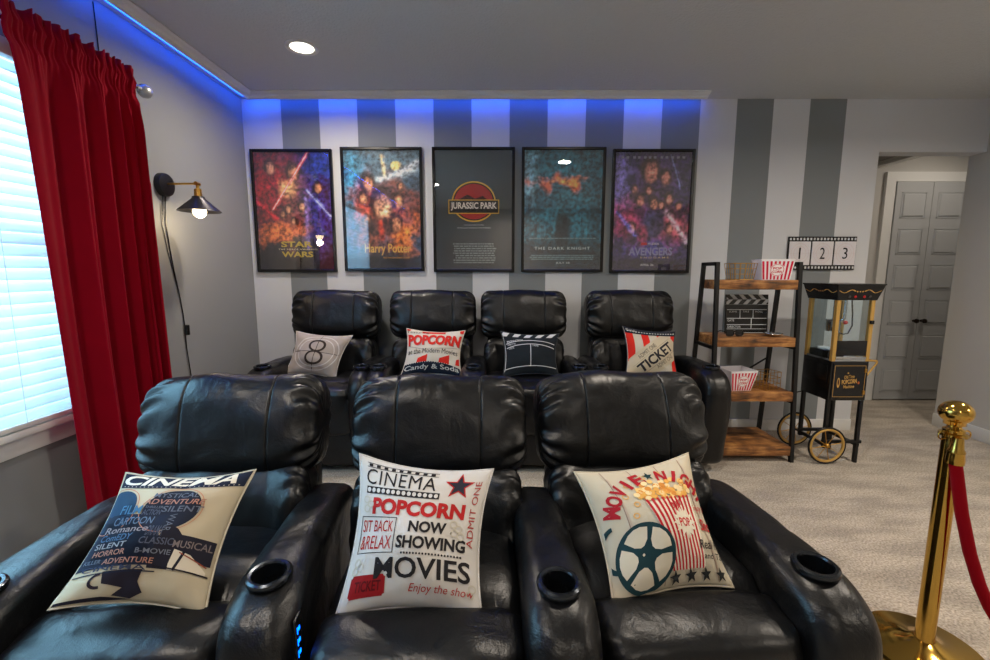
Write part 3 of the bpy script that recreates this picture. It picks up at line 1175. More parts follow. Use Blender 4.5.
# ------------------------------------------------------------------ recliners
def arm_bm(w, zs, seed=0):
    prof = [(.14, .04), (.15, .30), (.13, .56), (.06, .628), (-.10, .650), (-.30, .654), (-.42, .650), (-.50, .632), (-.560, .585), (-.585, .50), (-.575, .34), (-.545, .18), (-.53, .04), (-.3, .03), (-.1, .03)]
    p = [Vector((a, b * zs)) for a, b in prof]
    for _ in range(3):
        q = []
        for i in range(len(p)):
            a, b = p[i], p[(i + 1) % len(p)]
            q += [a * .75 + b * .25, a * .25 + b * .75]
        p = q
    n = len(p)
    nr = []
    for i in range(n):
        t = (p[(i + 1) % n] - p[i - 1]).normalized()
        nr.append(Vector((t.y, -t.x)))
    cen = sum(p, Vector((0, 0))) / n
    if (p[0] - cen).dot(nr[0]) > 0:
        nr = [-k for k in nr]
    bm = bmesh.new()
    N = 26
    Rr = .055
    rings = []
    for k in range(N + 1):
        s = -math.cos(PI * k / N)
        s = s * .6 + (-1 + 2 * k / N) * .4
        ax = abs(s) * w / 2
        e = max(0, ax - (w / 2 - Rr)) / Rr
        ins = Rr * (1 - math.sqrt(max(0, 1 - e * e))) * .85
        ring = []
        for i in range(n):
            q = p[i] + nr[i] * ins
            y, z = q
            wf = 1.0 + .10 * math.exp(-((y + .44) / .12) ** 2) - .06 * math.exp(-((y + .27) / .012) ** 2)
            zz = z
            if z > .5 * zs:
                zz -= .006 * math.exp(-((y + .27) / .007) ** 2)
            xx = s * w / 2 * wf + .004 * noise.noise(Vector((y * 8, z * 8, seed + s)))
            ring.append(bm.verts.new((xx, y, zz + .003 * noise.noise(Vector((y * 12, s * 2, seed))))))
        rings.append(ring)
    for a, b in zip(rings[:-1], rings[1:]):
        for i in range(n):
            bm.faces.new((a[i], a[(i + 1) % n], b[(i + 1) % n], b[i]))
    bm.faces.new(rings[0])
    bm.faces.new(rings[-1][::-1])
    bmesh.ops.recalc_face_normals(bm, faces=bm.faces)
    return bm


def arm_mesh(w, zs, cup=True, seed=0):
    o = link_bm('armrest', arm_bm(w, zs, seed), LEATHER, smooth=60)
    if cup:
        bm = bmesh.new()
        lathe(bm, [(0, -.075), (.0385, -.075), (.0385, .06), (0, .06)], 36, T(0, -.44, .648 * zs))
        c = link_bm('cutter', bm, M_DARKCUP, smooth=0)
        md = o.modifiers.new('cup', 'BOOLEAN')
        md.object = c
        md.operation = 'DIFFERENCE'
        md.solver = 'EXACT'
        dg = bpy.context.evaluated_depsgraph_get()
        dg.update()
        me = bpy.data.meshes.new_from_object(o.evaluated_get(dg))
        o.modifiers.clear()
        old = o.data
        o.data = me
        bpy.data.meshes.remove(old)
        for p in me.polygons:
            p.use_smooth = True
        me.set_sharp_from_angle(angle=math.radians(50))
        bpy.data.objects.remove(c)
        if len(me.materials) == 0:
            me.materials.append(LEATHER)
        h = .650 * zs
        ring = olathe('cup_holder', [(.0375, -.070), (.0375, -.004), (.036, .002), (.038, .006), (.044, .007), (.049, .004), (.0505, -.001), (.049, -.008), (.0395, -.010), (.0395, -.073), (0, -.073), (0, -.070)],
                      [mat('cup_ring_dark_steel', (64, 68, 74), .22, metal=.9)], o, n=40, loc=(0, -.44, h + .002))
        ring.rotation_euler = (math.radians(2), 0, 0)
    return o


def make_recliner(zs, tilt, w=.60, sw=.52, seed=0.0):
    root = empty('recliner')
    # back shell behind the cushions
    bm = bmesh.new()
    vs = box(bm, -w * .42, w * .42, .055, .145, .05, .98 * zs, bevel=.03, seg=3)
    for v in bm.verts:
        v.co.y += max(0, (v.co.z - .5 * zs)) * math.tan(tilt) * .9
    link_bm('back_frame', bm, LEATHER, root)
    yt = lambda z: (z - .5 * zs) * math.tan(tilt)
    # head cushion: folds over the top, gathered at both ends
    bm = puff(w, .225, .345 * (zs if zs > .9 else .98), px=5.0, ne=2.9, seams=(-.47, .47), pucker=.0095, wr=.007, seed=seed, nx=96, nt=120, kp=15)
    xform(bm, T(0, yt(.93 * zs) - .018, .93 * zs - (.006 if zs > .9 else .052)) @ R(-tilt, 'X'))
    link_bm('head_cushion', bm, LEATHER, root, smooth=70)

    def fold(p):
        # side wings swell forward, middle is flatter
        s = abs(p.x) / (w / 2)
        p.y -= .030 * smooth01(.45, .85, s) * (1 if p.y < 0 else 0)
        return p
    bm = puff(w * .93, .19, .40 * zs, px=5, ne=3.0, pucker=.006, wr=.007, seed=seed + 3, fn=fold, nx=80, nt=80)
    xform(bm, T(0, yt(.62 * zs) - .030, (.575 if zs > .9 else .545) * zs) @ R(-tilt, 'X'))
    link_bm('back_cushion', bm, LEATHER, root, smooth=70)

    def seatfn(p):
        y = p.y
        p.z += .010 * math.cos(p.x / (sw / 2) * PI / 2) if p.z > 0 else 0
        if p.z > 0:
            p.z -= .030 * math.exp(-((y + .10) / .022) ** 2)
        return p
    bm = puff(sw, .56, .20, px=7, ne=5.0, wr=.006, seed=seed + 6, fn=seatfn, nx=60, nt=130, pucker=.002)
    zt = .545 * zs
    xform(bm, T(0, -.275, zt - .10))
    link_bm('seat_cushion', bm, LEATHER, root, smooth=70)
    bm = puff(sw - .01, .07, .24 * zs, px=8, ne=4.0, wr=.004, seed=seed + 9, nx=40, nt=50)
    xform(bm, T(0, -.515, (.385 if zs > .9 else .33) * zs - .02))
    link_bm('footrest', bm, LEATHER, root, smooth=70)
    bm = puff(sw - .02, .05, .21 * zs, px=10, ne=6.0, wr=.003, seed=seed + 12, nx=40, nt=50)
    xform(bm, T(0, -.50, .155 * zs))
    link_bm('footrest_panel', bm, LEATHER, root, smooth=70)
    bm = bmesh.new()
    box(bm, -sw / 2 + .01, sw / 2 - .01, -.47, .06, .03, .36 * zs, bevel=.01)
    link_bm('base', bm, mat('base_black', (14, 14, 15), .6), root)
    return root


GB = 'black leather recliners in the back row'
GF = 'black leather recliners in the front row'
# back row: (centre x, list of (arm centre relative, width))
arms_back = arm_mesh(.115, 1.0, True, 2)
arms_wide = arm_mesh(.15, 1.0, True, 4)
proto = make_recliner(1.0, math.radians(9), w=.605, sw=.545, seed=1.0)


def add_arm(src, root, x, panel=0, lab=None):
    a = copy_tree(src, root)
    a.location = (x, 0, 0)
    return a


BY = 3.075
rows_b = [(-1.120, ((arms_wide, -.30), (arms_back, .305)), 'black leather recliner at the left end of the back row, below leftmost poster'),
          (-0.437, ((arms_back, -.275), (arms_wide, .305)), 'black leather recliner in the back row holding the red and white popcorn pillow'),
          (0.200, ((arms_back, .315),), 'black leather recliner in the back row holding the black clapperboard pillow'),
          (0.945, ((arms_back, -.30), (arms_wide, .375)), 'black leather recliner at the right end of the back row, beside the wooden shelf')]
for i, (x, arms, lb) in enumerate(rows_b):
    r = proto if i == 0 else copy_tree(proto)
    if i:
        for c in list(r.children):
            if c.name.startswith('armrest'):
                kill(c)
    r.location = (x, BY, 0)
    tag(r, lb, 'recliner', GB)
    for src, dx in arms:
        add_arm(src, r, dx)

ZF = .815
arm_f = arm_mesh(.150, ZF, True, 6)
protof = make_recliner(ZF, math.radians(20), w=.575, sw=.475, seed=21.0)
FY = [1.315, 1.335, 1.385]
rows_f = [(-0.866, 1.345, .085, (-.308, .309), 'large black leather recliner at the left of the front row, nearest the window'),
          (-0.180, 1.335, .03, (.310,), 'large black leather recliner in the middle of the front row'),
          (0.436, 1.385, .06, (.300,), 'large black leather recliner at the right of the front row, nearest the gold post')]
for i, (x, y, rz, arms, lb) in enumerate(rows_f):
    r = protof if i == 0 else copy_tree(protof)
    if i:
        for c in list(r.children):
            if c.name.startswith('armrest'):
                kill(c)
    r.location = (x, y, 0)
    r.rotation_euler = (0, 0, rz)
    tag(r, lb, 'recliner', GF)
    for dx in arms:
        a = add_arm(arm_f, r, dx)
        if i == 0 and dx > 0:
            bm = bmesh.new()
            box(bm, .076, .0815, -.017, .017, -.055, .055, bevel=.001)
            for k in range(3):
                box(bm, .0813, .0823, -.004, .004, -.034 + k * .028, -.026 + k * .028, mi=1)
                box(bm, .0813, .0823, -.010, -.008, -.038 + k * .028, -.022 + k * .028, mi=1)
            cp = link_bm('control_panel', bm, [M_BLACK, mat('blue_button_light', (20, 40, 255), .4, emit=(0.0, .12, 1.0), estr=6)], a, smooth=0, loc=(.002, -.505, .42))
            cp['label'] = 'black control panel with glowing blue buttons'
for a in (arms_back, arms_wide, arm_f):
    kill(a)


# ------------------------------------------------------------------ pillows
def pillow(name, corners, th, base_rgb, P, label, cat='pillow', group=None, pipe=None, seed=0.0, pinch=.13, slump=.0):
    BL, BR, TR, TL = [Vector(c) for c in corners]
    nrm = (BR - BL).cross(TL - BL).normalized()
    if nrm.y > 0:
        nrm = -nrm
    org = (BL + BR) / 2
    sz = ((BR - BL).length + (TL - BL).length) / 2

    def surf(u, v, side, off=0.0):
        S, Tt = 2 * u - 1, 2 * v - 1
        uu = .5 + (u - .5) * (1 - pinch * (1 - Tt * Tt))
        vv = .5 + (v - .5) * (1 - pinch * (1 - S * S))
        p = (BL * (1 - uu) + BR * uu) * (1 - vv) + (TL * (1 - uu) + TR * uu) * vv
        k = max(0.0, (1 - S * S) * (1 - Tt * Tt))
        h = th / 2 * (.35 * k ** .42 + .75 * k ** .9)
        e = max(abs(S), abs(Tt))
        wr = noise.noise(Vector((u * 3 + seed, v * 3, seed))) * .16 + noise.noise(Vector((u * 8 + seed, v * 8, seed))) * .12 * smooth01(.3, .95, e)
        h = h * (1 + wr * 1.4) if side > 0 else h
        h += slump * th * math.exp(-((u - .5) ** 2 + (v - .2) ** 2) / .09) * (k ** .3) * (1 if side > 0 else 0)
        q = p + nrm * (h * side + off)
        return q - org
    bm = bmesh.new()
    N = 44
    gr = {}
    cs = [.5 - .5 * math.cos(PI * i / N) for i in range(N + 1)]
    cs = [.5 * c + .5 * i / N for i, c in enumerate(cs)]
    for side in (1, -1):
        for i in range(N + 1):
            for j in range(N + 1):
                if side < 0 and (i in (0, N) or j in (0, N)):
                    gr[(side, i, j)] = gr[(1, i, j)]
                else:
                    gr[(side, i, j)] = bm.verts.new(surf(cs[i], cs[j], side))
        for i in range(N):
            for j in range(N):
                q = [gr[(side, i, j)], gr[(side, i + 1, j)], gr[(side, i + 1, j + 1)], gr[(side, i, j + 1)]]
                bm.faces.new(q if side > 0 else q[::-1])
    bmesh.ops.recalc_face_normals(bm, faces=bm.faces)
    P.into(bm, lambda u, v, o: surf(u, v, 1, o), base=1, grid=28, lift=.0008, step=.0005)
    cl = mat('cloth_%d_%d_%d' % tuple(base_rgb), base_rgb, .9, bump=.25, bscale=420, bdist=.001, spec=.2, var=.04, vscale=14)
    root = empty(name, org, label=label, cat=cat, group=group)
    o = link_bm('pillow_cover', bm, [cl] + P.mats, root, smooth=0, recalc=False)
    for f in o.data.polygons:
        f.use_smooth = True
    bm = bmesh.new()
    pts = [surf(t / 20, 0, 1) for t in range(20)] + [surf(1, t / 20, 1) for t in range(20)] + [surf(1 - t / 20, 1, 1) for t in range(20)] + [surf(0, 1 - t / 20, 1) for t in range(20)]
    tube(bm, pts, .0028, 8, closed=True)
    link_bm('seam_piping', bm, mat('piping_%d_%d_%d' % tuple(pipe or base_rgb), pipe or base_rgb, .9), root, smooth=60)
    return root


# front left: CINEMA projector pillow
P = Print()
NV = (30, 38, 58)
P.rect(0, .86, 1, 1, NV, 1)
P.text('CINEMA', .03, .885, .92, .985, (226, 218, 200), 2, bold=.03, shear=.25)
for i in range(26):
    P.ell(.05 + i * .036, .872, .006, .005, (170, 160, 150), 2, n=8)
P.ell(.10, .66, .17, .17, (30, 58, 84), 1, n=40)
P.ring(.10, .66, .19, .19, .006, (190, 120, 90), 1)
P.ell(.56, .66, .215, .175, (34, 40, 56), 1, n=48)
P.ring(.56, .66, .235, .192, .005, (196, 130, 100), 1)
P.rect(.04, .28, .56, .62, NV, 1)
P.poly([(0.0, .22), (.60, .24), (.60, .42), (.50, .56), (.36, .60), (.0, .60)], (32, 40, 58), 1)
P.poly([(.56, .24), (.60, .55), (.70, .50), (.74, .46), (.86, .45), (.98, .44), (.98, .28), (.84, .28), (.80, .22), (.56, .22)], (34, 34, 46), 2)
P.poly([(.70, .26), (.72, .36), (.84, .33), (.96, .24), (.96, .22), (.70, .22)], (214, 204, 184), 3)
P.line(.60, .235, .98, .215, .010, (30, 28, 36), 4)
P.line(.76, .34, .96, .27, .008, (150, 80, 60), 4)
P.line(.74, .22, .80, .36, .02, (34, 34, 46), 4)
P.line(.02, .185, .62, .200, .008, NV, 2)
P.poly([(.26, .20), (.54, .21), (.52, .13), (.56, .06), (.48, .02), (.36, .04), (.42, .09), (.28, .12)], (36, 32, 44), 2)
P.ring(.25, .14, .07, .055, .02, (44, 36, 48), 2, a0=PI / 2, a1=1.6 * PI)
P.poly([(.0, .0), (.5, .015), (.3, .035), (.0, .03)], (34, 32, 44), 2)
LG, SAL = (98, 106, 122), (170, 124, 110)
for s, a, c in (('MYSTICAL', (.38, .76, .72, .805), LG), ('ADVENTURE', (.33, .70, .79, .745), SAL), ('THRILLER', (.36, .665, .50, .685), LG), ('SILENT', (.50, .635, .80, .685), (96, 104, 120)),
                ('CARTOON', (.14, .535, .48, .595), (92, 110, 134)), ('Romance', (.10, .475, .48, .525), (140, 132, 138)), ('ComEDY', (.10, .415, .38, .465), (74, 102, 134)),
                ('SILENT', (.08, .365, .36, .405), (146, 148, 156)), ('HORROR', (.10, .310, .38, .350), SAL), ('KILLER', (.06, .262, .20, .290), LG), ('ADVENTURE', (.22, .250, .60, .288), SAL),
                ('CLASSIC', (.46, .38, .70, .43), (84, 90, 108)), ('B-MOVIE', (.46, .315, .70, .350), (110, 116, 130)), ('MUSICAL', (.70, .37, .97, .42), (120, 110, 110)), ('FILM', (.16, .62, .34, .69), (70, 116, 150)),
                ('ACTION', (.36, .61, .50, .655), (84, 92, 112)), ('DRAMA', (.48, .44, .60, .52), (76, 82, 100)), ('CINEMA', (.08, .205, .56, .238), (62, 70, 92))):
    P.text(s, *a, c, 5, bold=.012, shear=.1 if s == 'ADVENTURE' else 0)
P.text('WAR', .545, .52, .685, .575, LG, 5, rot=-PI / 2)
pillow('throw_pillow', [(-.975, .872, .492), (-.672, .925, .432), (-.660, 1.155, .682), (-.958, 1.085, .706)], .155, (190, 178, 152), P,
       'cream throw pillow with navy film projector made of words, on the left front recliner', seed=3.1, pipe=(200, 192, 172), group='pillows on the front row')

# front middle: POPCORN / NOW SHOWING / MOVIES
P = Print()
BK, RD = (38, 36, 38), (176, 36, 36)
P.rect(.07, .925, .62, .93, BK)
P.rect(.07, .955, .62, .96, BK)
for i in range(9):
    P.rect(.085 + i * .06, .932, .115 + i * .06, .953, BK)
P.text('CINEMA', .07, .80, .62, .915, BK, 2, spacing=1.1)
P.rect(.08, .735, .66, .785, BK)
for i in range(14):
    P.ell(.102 + i * .041, .760, .015, .017, (204, 200, 194), 2, n=14)
P.star(.79, .855, .115, RD, 1)
P.star(.79, .855, .088, (40, 42, 54), 2)
P.text('POPCORN', .15, .595, .87, .71, RD, 2, bold=.045)
P.text('ADMIT ONE', .69, .53, 1.17, .575, (170, 60, 56), 2, rot=PI / 2)
P.items[-1] = ([(x, y + .10) for x, y in P.items[-1][0]], *P.items[-1][1:])
for a in ((.06, .345, .37, .350), (.06, .575, .37, .580), (.06, .345, .066, .58), (.364, .345, .37, .58)):
    P.rect(*a, BK)
P.text('SIT BACK', .08, .48, .35, .555, RD, 2)
P.text('&RELAX', .08, .37, .35, .455, RD, 2)
P.text('NOW', .47, .485, .75, .565, BK, 2, bold=.035)
P.text('SHOWING', .39, .375, .90, .460, BK, 2, bold=.035)
for i in range(20):
    P.ell(.44 + i * .0225, .345, .0075, .0075, BK, 1, n=10)
P.text('MOVIES', .24, .185, .94, .32, BK, 2, bold=.018)
P.rect(.06, .08, .33, .215, (150, 26, 30), 1)
for x in (.06, .33):
    for y in (.08, .215):
        P.ell(x, y, .015, .015, (204, 200, 194), 2, n=12)
P.text('TICKET', .10, .115, .30, .18, (96, 20, 24), 2, bold=.02)
P.text('Enjoy the show', .50, .085, .96, .155, (176, 50, 46), 2, shear=.35)
KC = (196, 190, 172)
for x, y in ((.10, .63), (.13, .66), (.09, .69), (.80, .56), (.84, .53), (.81, .50), (.86, .48), (.09, .29), (.12, .26), (.08, .24), (.93, .12), (.95, .16)):
    P.ring(x, y, .028, .026, .007, KC, 3, n=14)
pillow('throw_pillow', [(-.372, .925, .425), (-.030, .925, .425), (-.004, 1.145, .688), (-.372, 1.155, .728)], .16, (204, 200, 194), P,
       'white throw pillow printed CINEMA POPCORN NOW SHOWING MOVIES, on the middle front recliner', seed=7.7, group='pillows on the front row', slump=.1)

# front right: MOVIE NIGHT
P = Print()
TEAL = (28, 58, 64)
for x in (.20, .42, .66, .88):
    P.line(x, .02, x - .02, .98, .006, (150, 120, 108), 1)
    P.line(x + .012, .10, x - .008, .9, .010, (196, 176, 158), 1)


def arc_text(P, s, cx, cy, r, a0, a1, hh, rgb, wd=.09, layer=3, bold=.04):
    n = len(s)
    for i, ch in enumerate(s):
        if ch == ' ':
            continue
        a = a0 + (a1 - a0) * i / (n - 1)
        x, y = cx + r * math.cos(a), cy + r * math.sin(a) * .82
        if ch == '*':
            P.star(x, y + .01, .05, TEAL, layer, rot=a - PI / 2)
            continue
        ww = wd * (.35 if ch == 'I' else 1)
        P.text(ch, x - ww / 2, y - hh / 2, x + ww / 2, y + hh / 2, rgb, layer, bold=bold, rot=a - PI / 2)


arc_text(P, 'MOVIE*NIGHT', .535, .49, .455, math.radians(163), math.radians(20), .115, (170, 30, 42), wd=.095)
rnd = random.Random(3)
for i in range(90):
    a, q = rnd.random() * 2 * PI, math.sqrt(rnd.random())
    x, y = (.59 + .26 * q * math.cos(a)), .70 + .125 * q * math.sin(a) * (1 if math.sin(a) > 0 else .6)
    P.ell(x, y, .026, .023, rnd.choice([(226, 168, 84), (236, 196, 120), (240, 214, 160), (214, 142, 66)]), 2 + i % 4, n=9)
for x, y in ((.30, .62), (.24, .70), (.30, .80), (.46, .86), (.62, .89), (.88, .76), (.92, .66), (.26, .53), (.42, .10), (.46, .17), (.52, .13)):
    P.ring(x, y, .026, .024, .009, (222, 170, 96), 2, n=12)
P.poly([(.37, .62), (.83, .62), (.76, .10), (.48, .10)], (228, 220, 200), 6)
for i in range(10):
    a, b = .37 + .046 * i, .48 + .028 * i
    P.poly([(b, .10), (b + .014, .10), (a + .023, .64), (a, .64)], (186, 34, 44), 7)
st = []
for i in range(24):
    a = 2 * PI * i / 24
    q = .125 if i % 2 == 0 else .075
    st.append((.65 + q * math.cos(a), .42 + q * math.sin(a)))
P.add([(.65, .42)] + st, [(0, 1 + i, 1 + (i + 1) % 24) for i in range(24)], (228, 220, 200), 8)
P.text('POP', .59, .385, .71, .455, (186, 34, 44), 9, bold=.02)
P.text('ENJOY', .56, .53, .72, .60, (186, 34, 44), 9, bold=.02, rot=.25)
P.ell(.27, .235, .235, .235, TEAL, 9, n=48)
CR = (214, 204, 182)
for k in range(5):
    a = PI / 2 + .35 + 2 * PI * k / 5
    pts = []
    for da, q in ((-.50, .115), (-.52, .20), (-.25, .208), (0, .21), (.25, .208), (.52, .20), (.50, .115), (.20, .075), (-.20, .075)):
        pts.append((.27 + q * math.cos(a + da), .235 + q * math.sin(a + da)))
    c = (.27 + .14 * math.cos(a), .235 + .14 * math.sin(a))
    P.add([c] + pts, [(0, 1 + i, 1 + (i + 1) % 9) for i in range(9)], CR, 10)
P.ell(.245, .25, .010, .010, CR, 10, n=12)
P.ring(.06, .34, .10, .16, .03, TEAL, 8, a0=PI / 2, a1=1.5 * PI)
P.text('Enjoy the', .80, .495, 1.04, .56, (190, 44, 50), 3, shear=.3)
P.text('Show', .83, .36, 1.06, .45, (190, 44, 50), 3, shear=.3, bold=.02)
P.text('Real Film', .74, .225, 1.04, .29, (40, 38, 40), 10, shear=.3, bold=.01)
P.text('and Tasty', .76, .145, 1.04, .20, (40, 38, 40), 10, shear=.3, bold=.01)
for x in (.50, .63, .76, .90):
    P.star(x, .055 + (x - .5) * .02, .050, (44, 46, 46), 11, rot=.1)
pillow('throw_pillow', [(.282, .950, .425), (.605, 1.020, .430), (.572, 1.245, .692), (.226, 1.195, .656)], .16, (200, 189, 166), P,
       'cream pillow printed MOVIE NIGHT with popcorn and film reel, right front recliner', seed=11.3, group='pillows on the front row')

GBP = 'pillows on the back row'
# back: countdown 8
P = Print()
BR_ = (54, 46, 44)
P.ring(.52, .50, .44, .44, .018, (206, 200, 194), 1)
P.ring(.52, .50, .36, .36, .016, (206, 200, 194), 1)
P.line(.06, .50, .97, .50, .012, BR_, 1)
P.line(.52, .05, .52, .97, .012, BR_, 1)
P.ring(.52, .66, .165, .16, .045, BR_, 3)
P.ring(.52, .36, .185, .175, .048, BR_, 3)
pillow('throw_pillow', [(-1.365, 2.79, .568), (-1.035, 2.79, .532), (-.955, 2.93, .800), (-1.335, 2.93, .830)], .13, (168, 158, 150), P,
       'taupe throw pillow with film countdown number 8, leftmost on the back row', seed=13.3, group=GBP, pipe=(196, 190, 184))
# back: POPCORN candy and soda
P = Print()
RR = (214, 44, 34)
P.text('Featuring', .02, .90, .40, .97, (40, 40, 46), 2, rot=.1)
P.rect(.28, .93, .68, .99, RR, 1)
P.ell(.98, .97, .06, .06, RR, 2, n=16)
P.ell(.03, .98, .05, .03, RR, 2, n=16)
P.text('POPCORN', .02, .60, .98, .86, RR, 3, bold=.05, curve=.04)
P.text('POPCORN', .035, .59, .995, .85, (140, 130, 124), 2, bold=.05, curve=.04)
P.line(.04, .60, .3, .54, .008, (120, 110, 106), 1)
P.line(.3, .54, .95, .58, .008, (120, 110, 106), 1)
P.text('at the Modern Movies', .04, .42, .96, .53, (50, 46, 50), 3, curve=.03)
for x0 in (.22, .62, .92):
    P.poly([(x0, .22), (x0 + .19, .22), (x0 + .20, .42), (x0 + .02, .34)], RR, 1)
P.poly([(0, 0), (1, 0), (1, .16), (.7, .24), (.4, .26), (0, .22)], (28, 38, 54), 2)
P.text('Candy & Soda', .03, .05, .97, .18, (210, 210, 204), 3, bold=.01, curve=.02)
for i in range(22):
    P.ell(.04 + i * .043, .245 - .045 * (abs(i - 9) / 12) ** 2, .008, .008, (220, 216, 206), 3, n=8)
pillow('throw_pillow', [(-.615, 2.79, .550), (-.215, 2.79, .545), (-.198, 2.92, .835), (-.592, 2.92, .850)], .12, (214, 206, 192), P,
       'red and cream throw pillow printed POPCORN and Candy & Soda, on the back row', seed=17.3, group=GBP)
# back: clapperboard
P = Print()
WH = (208, 208, 210)
for i in range(6):
    x = -.02 + i * .2
    P.poly([(x, .885), (x + .10, .885), (x + .17, .985), (x + .06, .985)], WH, 1)


def bow(y, c, w=.008, x0=.04, x1=.96):
    vs, fs = [], []
    for i in range(21):
        a = i / 20
        yy = y + c * (1 - (2 * a - 1) ** 2)
        vs += [(x0 + (x1 - x0) * a, yy - w / 2), (x0 + (x1 - x0) * a, yy + w / 2)]
    for i in range(20):
        fs.append((2 * i, 2 * i + 2, 2 * i + 3, 2 * i + 1))
    P.add(vs, fs, WH, 2)


bow(.70, .10, .016)
bow(.60, .10, .016)
bow(.14, .02, .016, .02, .98)
P.line(.50, .15, .50, .70, .014, WH, 2)
P.text('PRODUCTION', .06, .755, .36, .80, WH, 3, bold=.02, rot=.2)
P.text('DIRECTOR', .06, .675, .22, .71, WH, 3, bold=.01, rot=.2)
P.text('DATE', .08, .58, .18, .625, WH, 3, rot=.2)
P.text('TAKE', .53, .635, .65, .675, WH, 3)
P.line(.02, .10, .01, .90, .010, WH, 2)
pillow('throw_pillow', [(.048, 2.79, .545), (.412, 2.79, .560), (.432, 2.92, .815), (.036, 2.92, .830)], .12, (30, 36, 42), P,
       'black throw pillow printed as a white lined clapperboard, on the back row', seed=19.3, group=GBP, pipe=(60, 64, 68))
# back: TICKET
P = Print()
P.rect(0, .87, 1, 1, (26, 32, 44), 3)
for i in range(18):
    P.ell(.07 + i * .052, .925, .016, .016, (190, 190, 184), 4, n=8)
P.text('Candy', .04, .895, .24, .97, (206, 206, 200), 5)
for i in range(3):
    P.rect(.0 + i * .30, .30, .14 + i * .30, .90, RR, 1)
P.rect(.9, 0, 1, .9, RR, 1)
c45, s45 = math.cos(.72), math.sin(.72)


def tm(x, y):
    return (.56 + x * c45 - y * s45, .38 + x * s45 + y * c45)


P.poly([(-.62, -.30), (.52, -.30), (.58, -.2), (.52, .30), (-.44, .32), (-.50, .22), (-.62, .22)], (196, 184, 160), 2, M=tm)
P.text('TICKET', -.44, -.12, .44, .10, (40, 40, 48), 4, bold=.03, M=tm)
P.text('ADMIT ONE', -.30, .16, .16, .25, (90, 86, 84), 4, M=tm)
P.text('ADMIT ONE', -.14, -.24, .30, -.16, (90, 86, 84), 4, M=tm)
P.poly([(-.6, -.16), (.5, -.155), (.5, -.145), (-.6, -.15)], (150, 140, 126), 3, M=tm)
P.poly([(-.5, .125), (.5, .125), (.5, .135), (-.5, .13)], (150, 140, 126), 3, M=tm)
pillow('throw_pillow', [(.845, 2.79, .550), (1.188, 2.79, .545), (1.208, 2.92, .830), (.850, 2.92, .865)], .12, (200, 192, 176), P,
       'cream and red throw pillow printed TICKET ADMIT ONE, rightmost on the back row', seed=23.3, group=GBP, pipe=(60, 64, 74))

# ------------------------------------------------------------------ ladder shelf
sh = empty('ladder_shelf', (1.66, 2.90, 0), label='black metal ladder shelf with four rustic wooden boards beside the popcorn cart', cat='shelf')


def sl_(z):
    """front and rear y of the side frames at height z, relative to shelf origin"""
    t = z / 1.286
    return (-.18 + .08 * t, .19 - .11 * t)


for s in (-1, 1):
    x = s * .26
    bm = bmesh.new()
    f0, r0 = sl_(0)
    f1, r1 = sl_(1.286)
    q = .0115
    for (ya, yb) in ((f0, f1), (r0, r1)):
        vs = box(bm, x - q, x + q, -q, q, 0, 1.286)
        for v in vs:
            v.co.y += ya + (yb - ya) * v.co.z / 1.286
    box(bm, x - q, x + q, f1 - q, r1 + q, 1.286 - 2 * q, 1.286)
    for z in (.05, .40, .75):
        a, b = sl_(z)
        box(bm, x - q * .8, x + q * .8, a, b, z - .02, z)
    link_bm('side_frame', bm, M_BLACKMET, sh, smooth=0)
for z in (.104, .459, .81, 1.173):
    a, b = sl_(z)
    obox('shelf_board', -.248, .248, a - .012, b + .005, z - .06, z, WOOD, sh, bevel=.003)
otube('cross_bar', [(-.25, .15, .30), (.25, .15, .62)], .006, M_BLACKMET, sh)
otube('cross_bar', [(-.25, .152, .62), (.25, .152, .30)], .006, M_BLACKMET, sh)


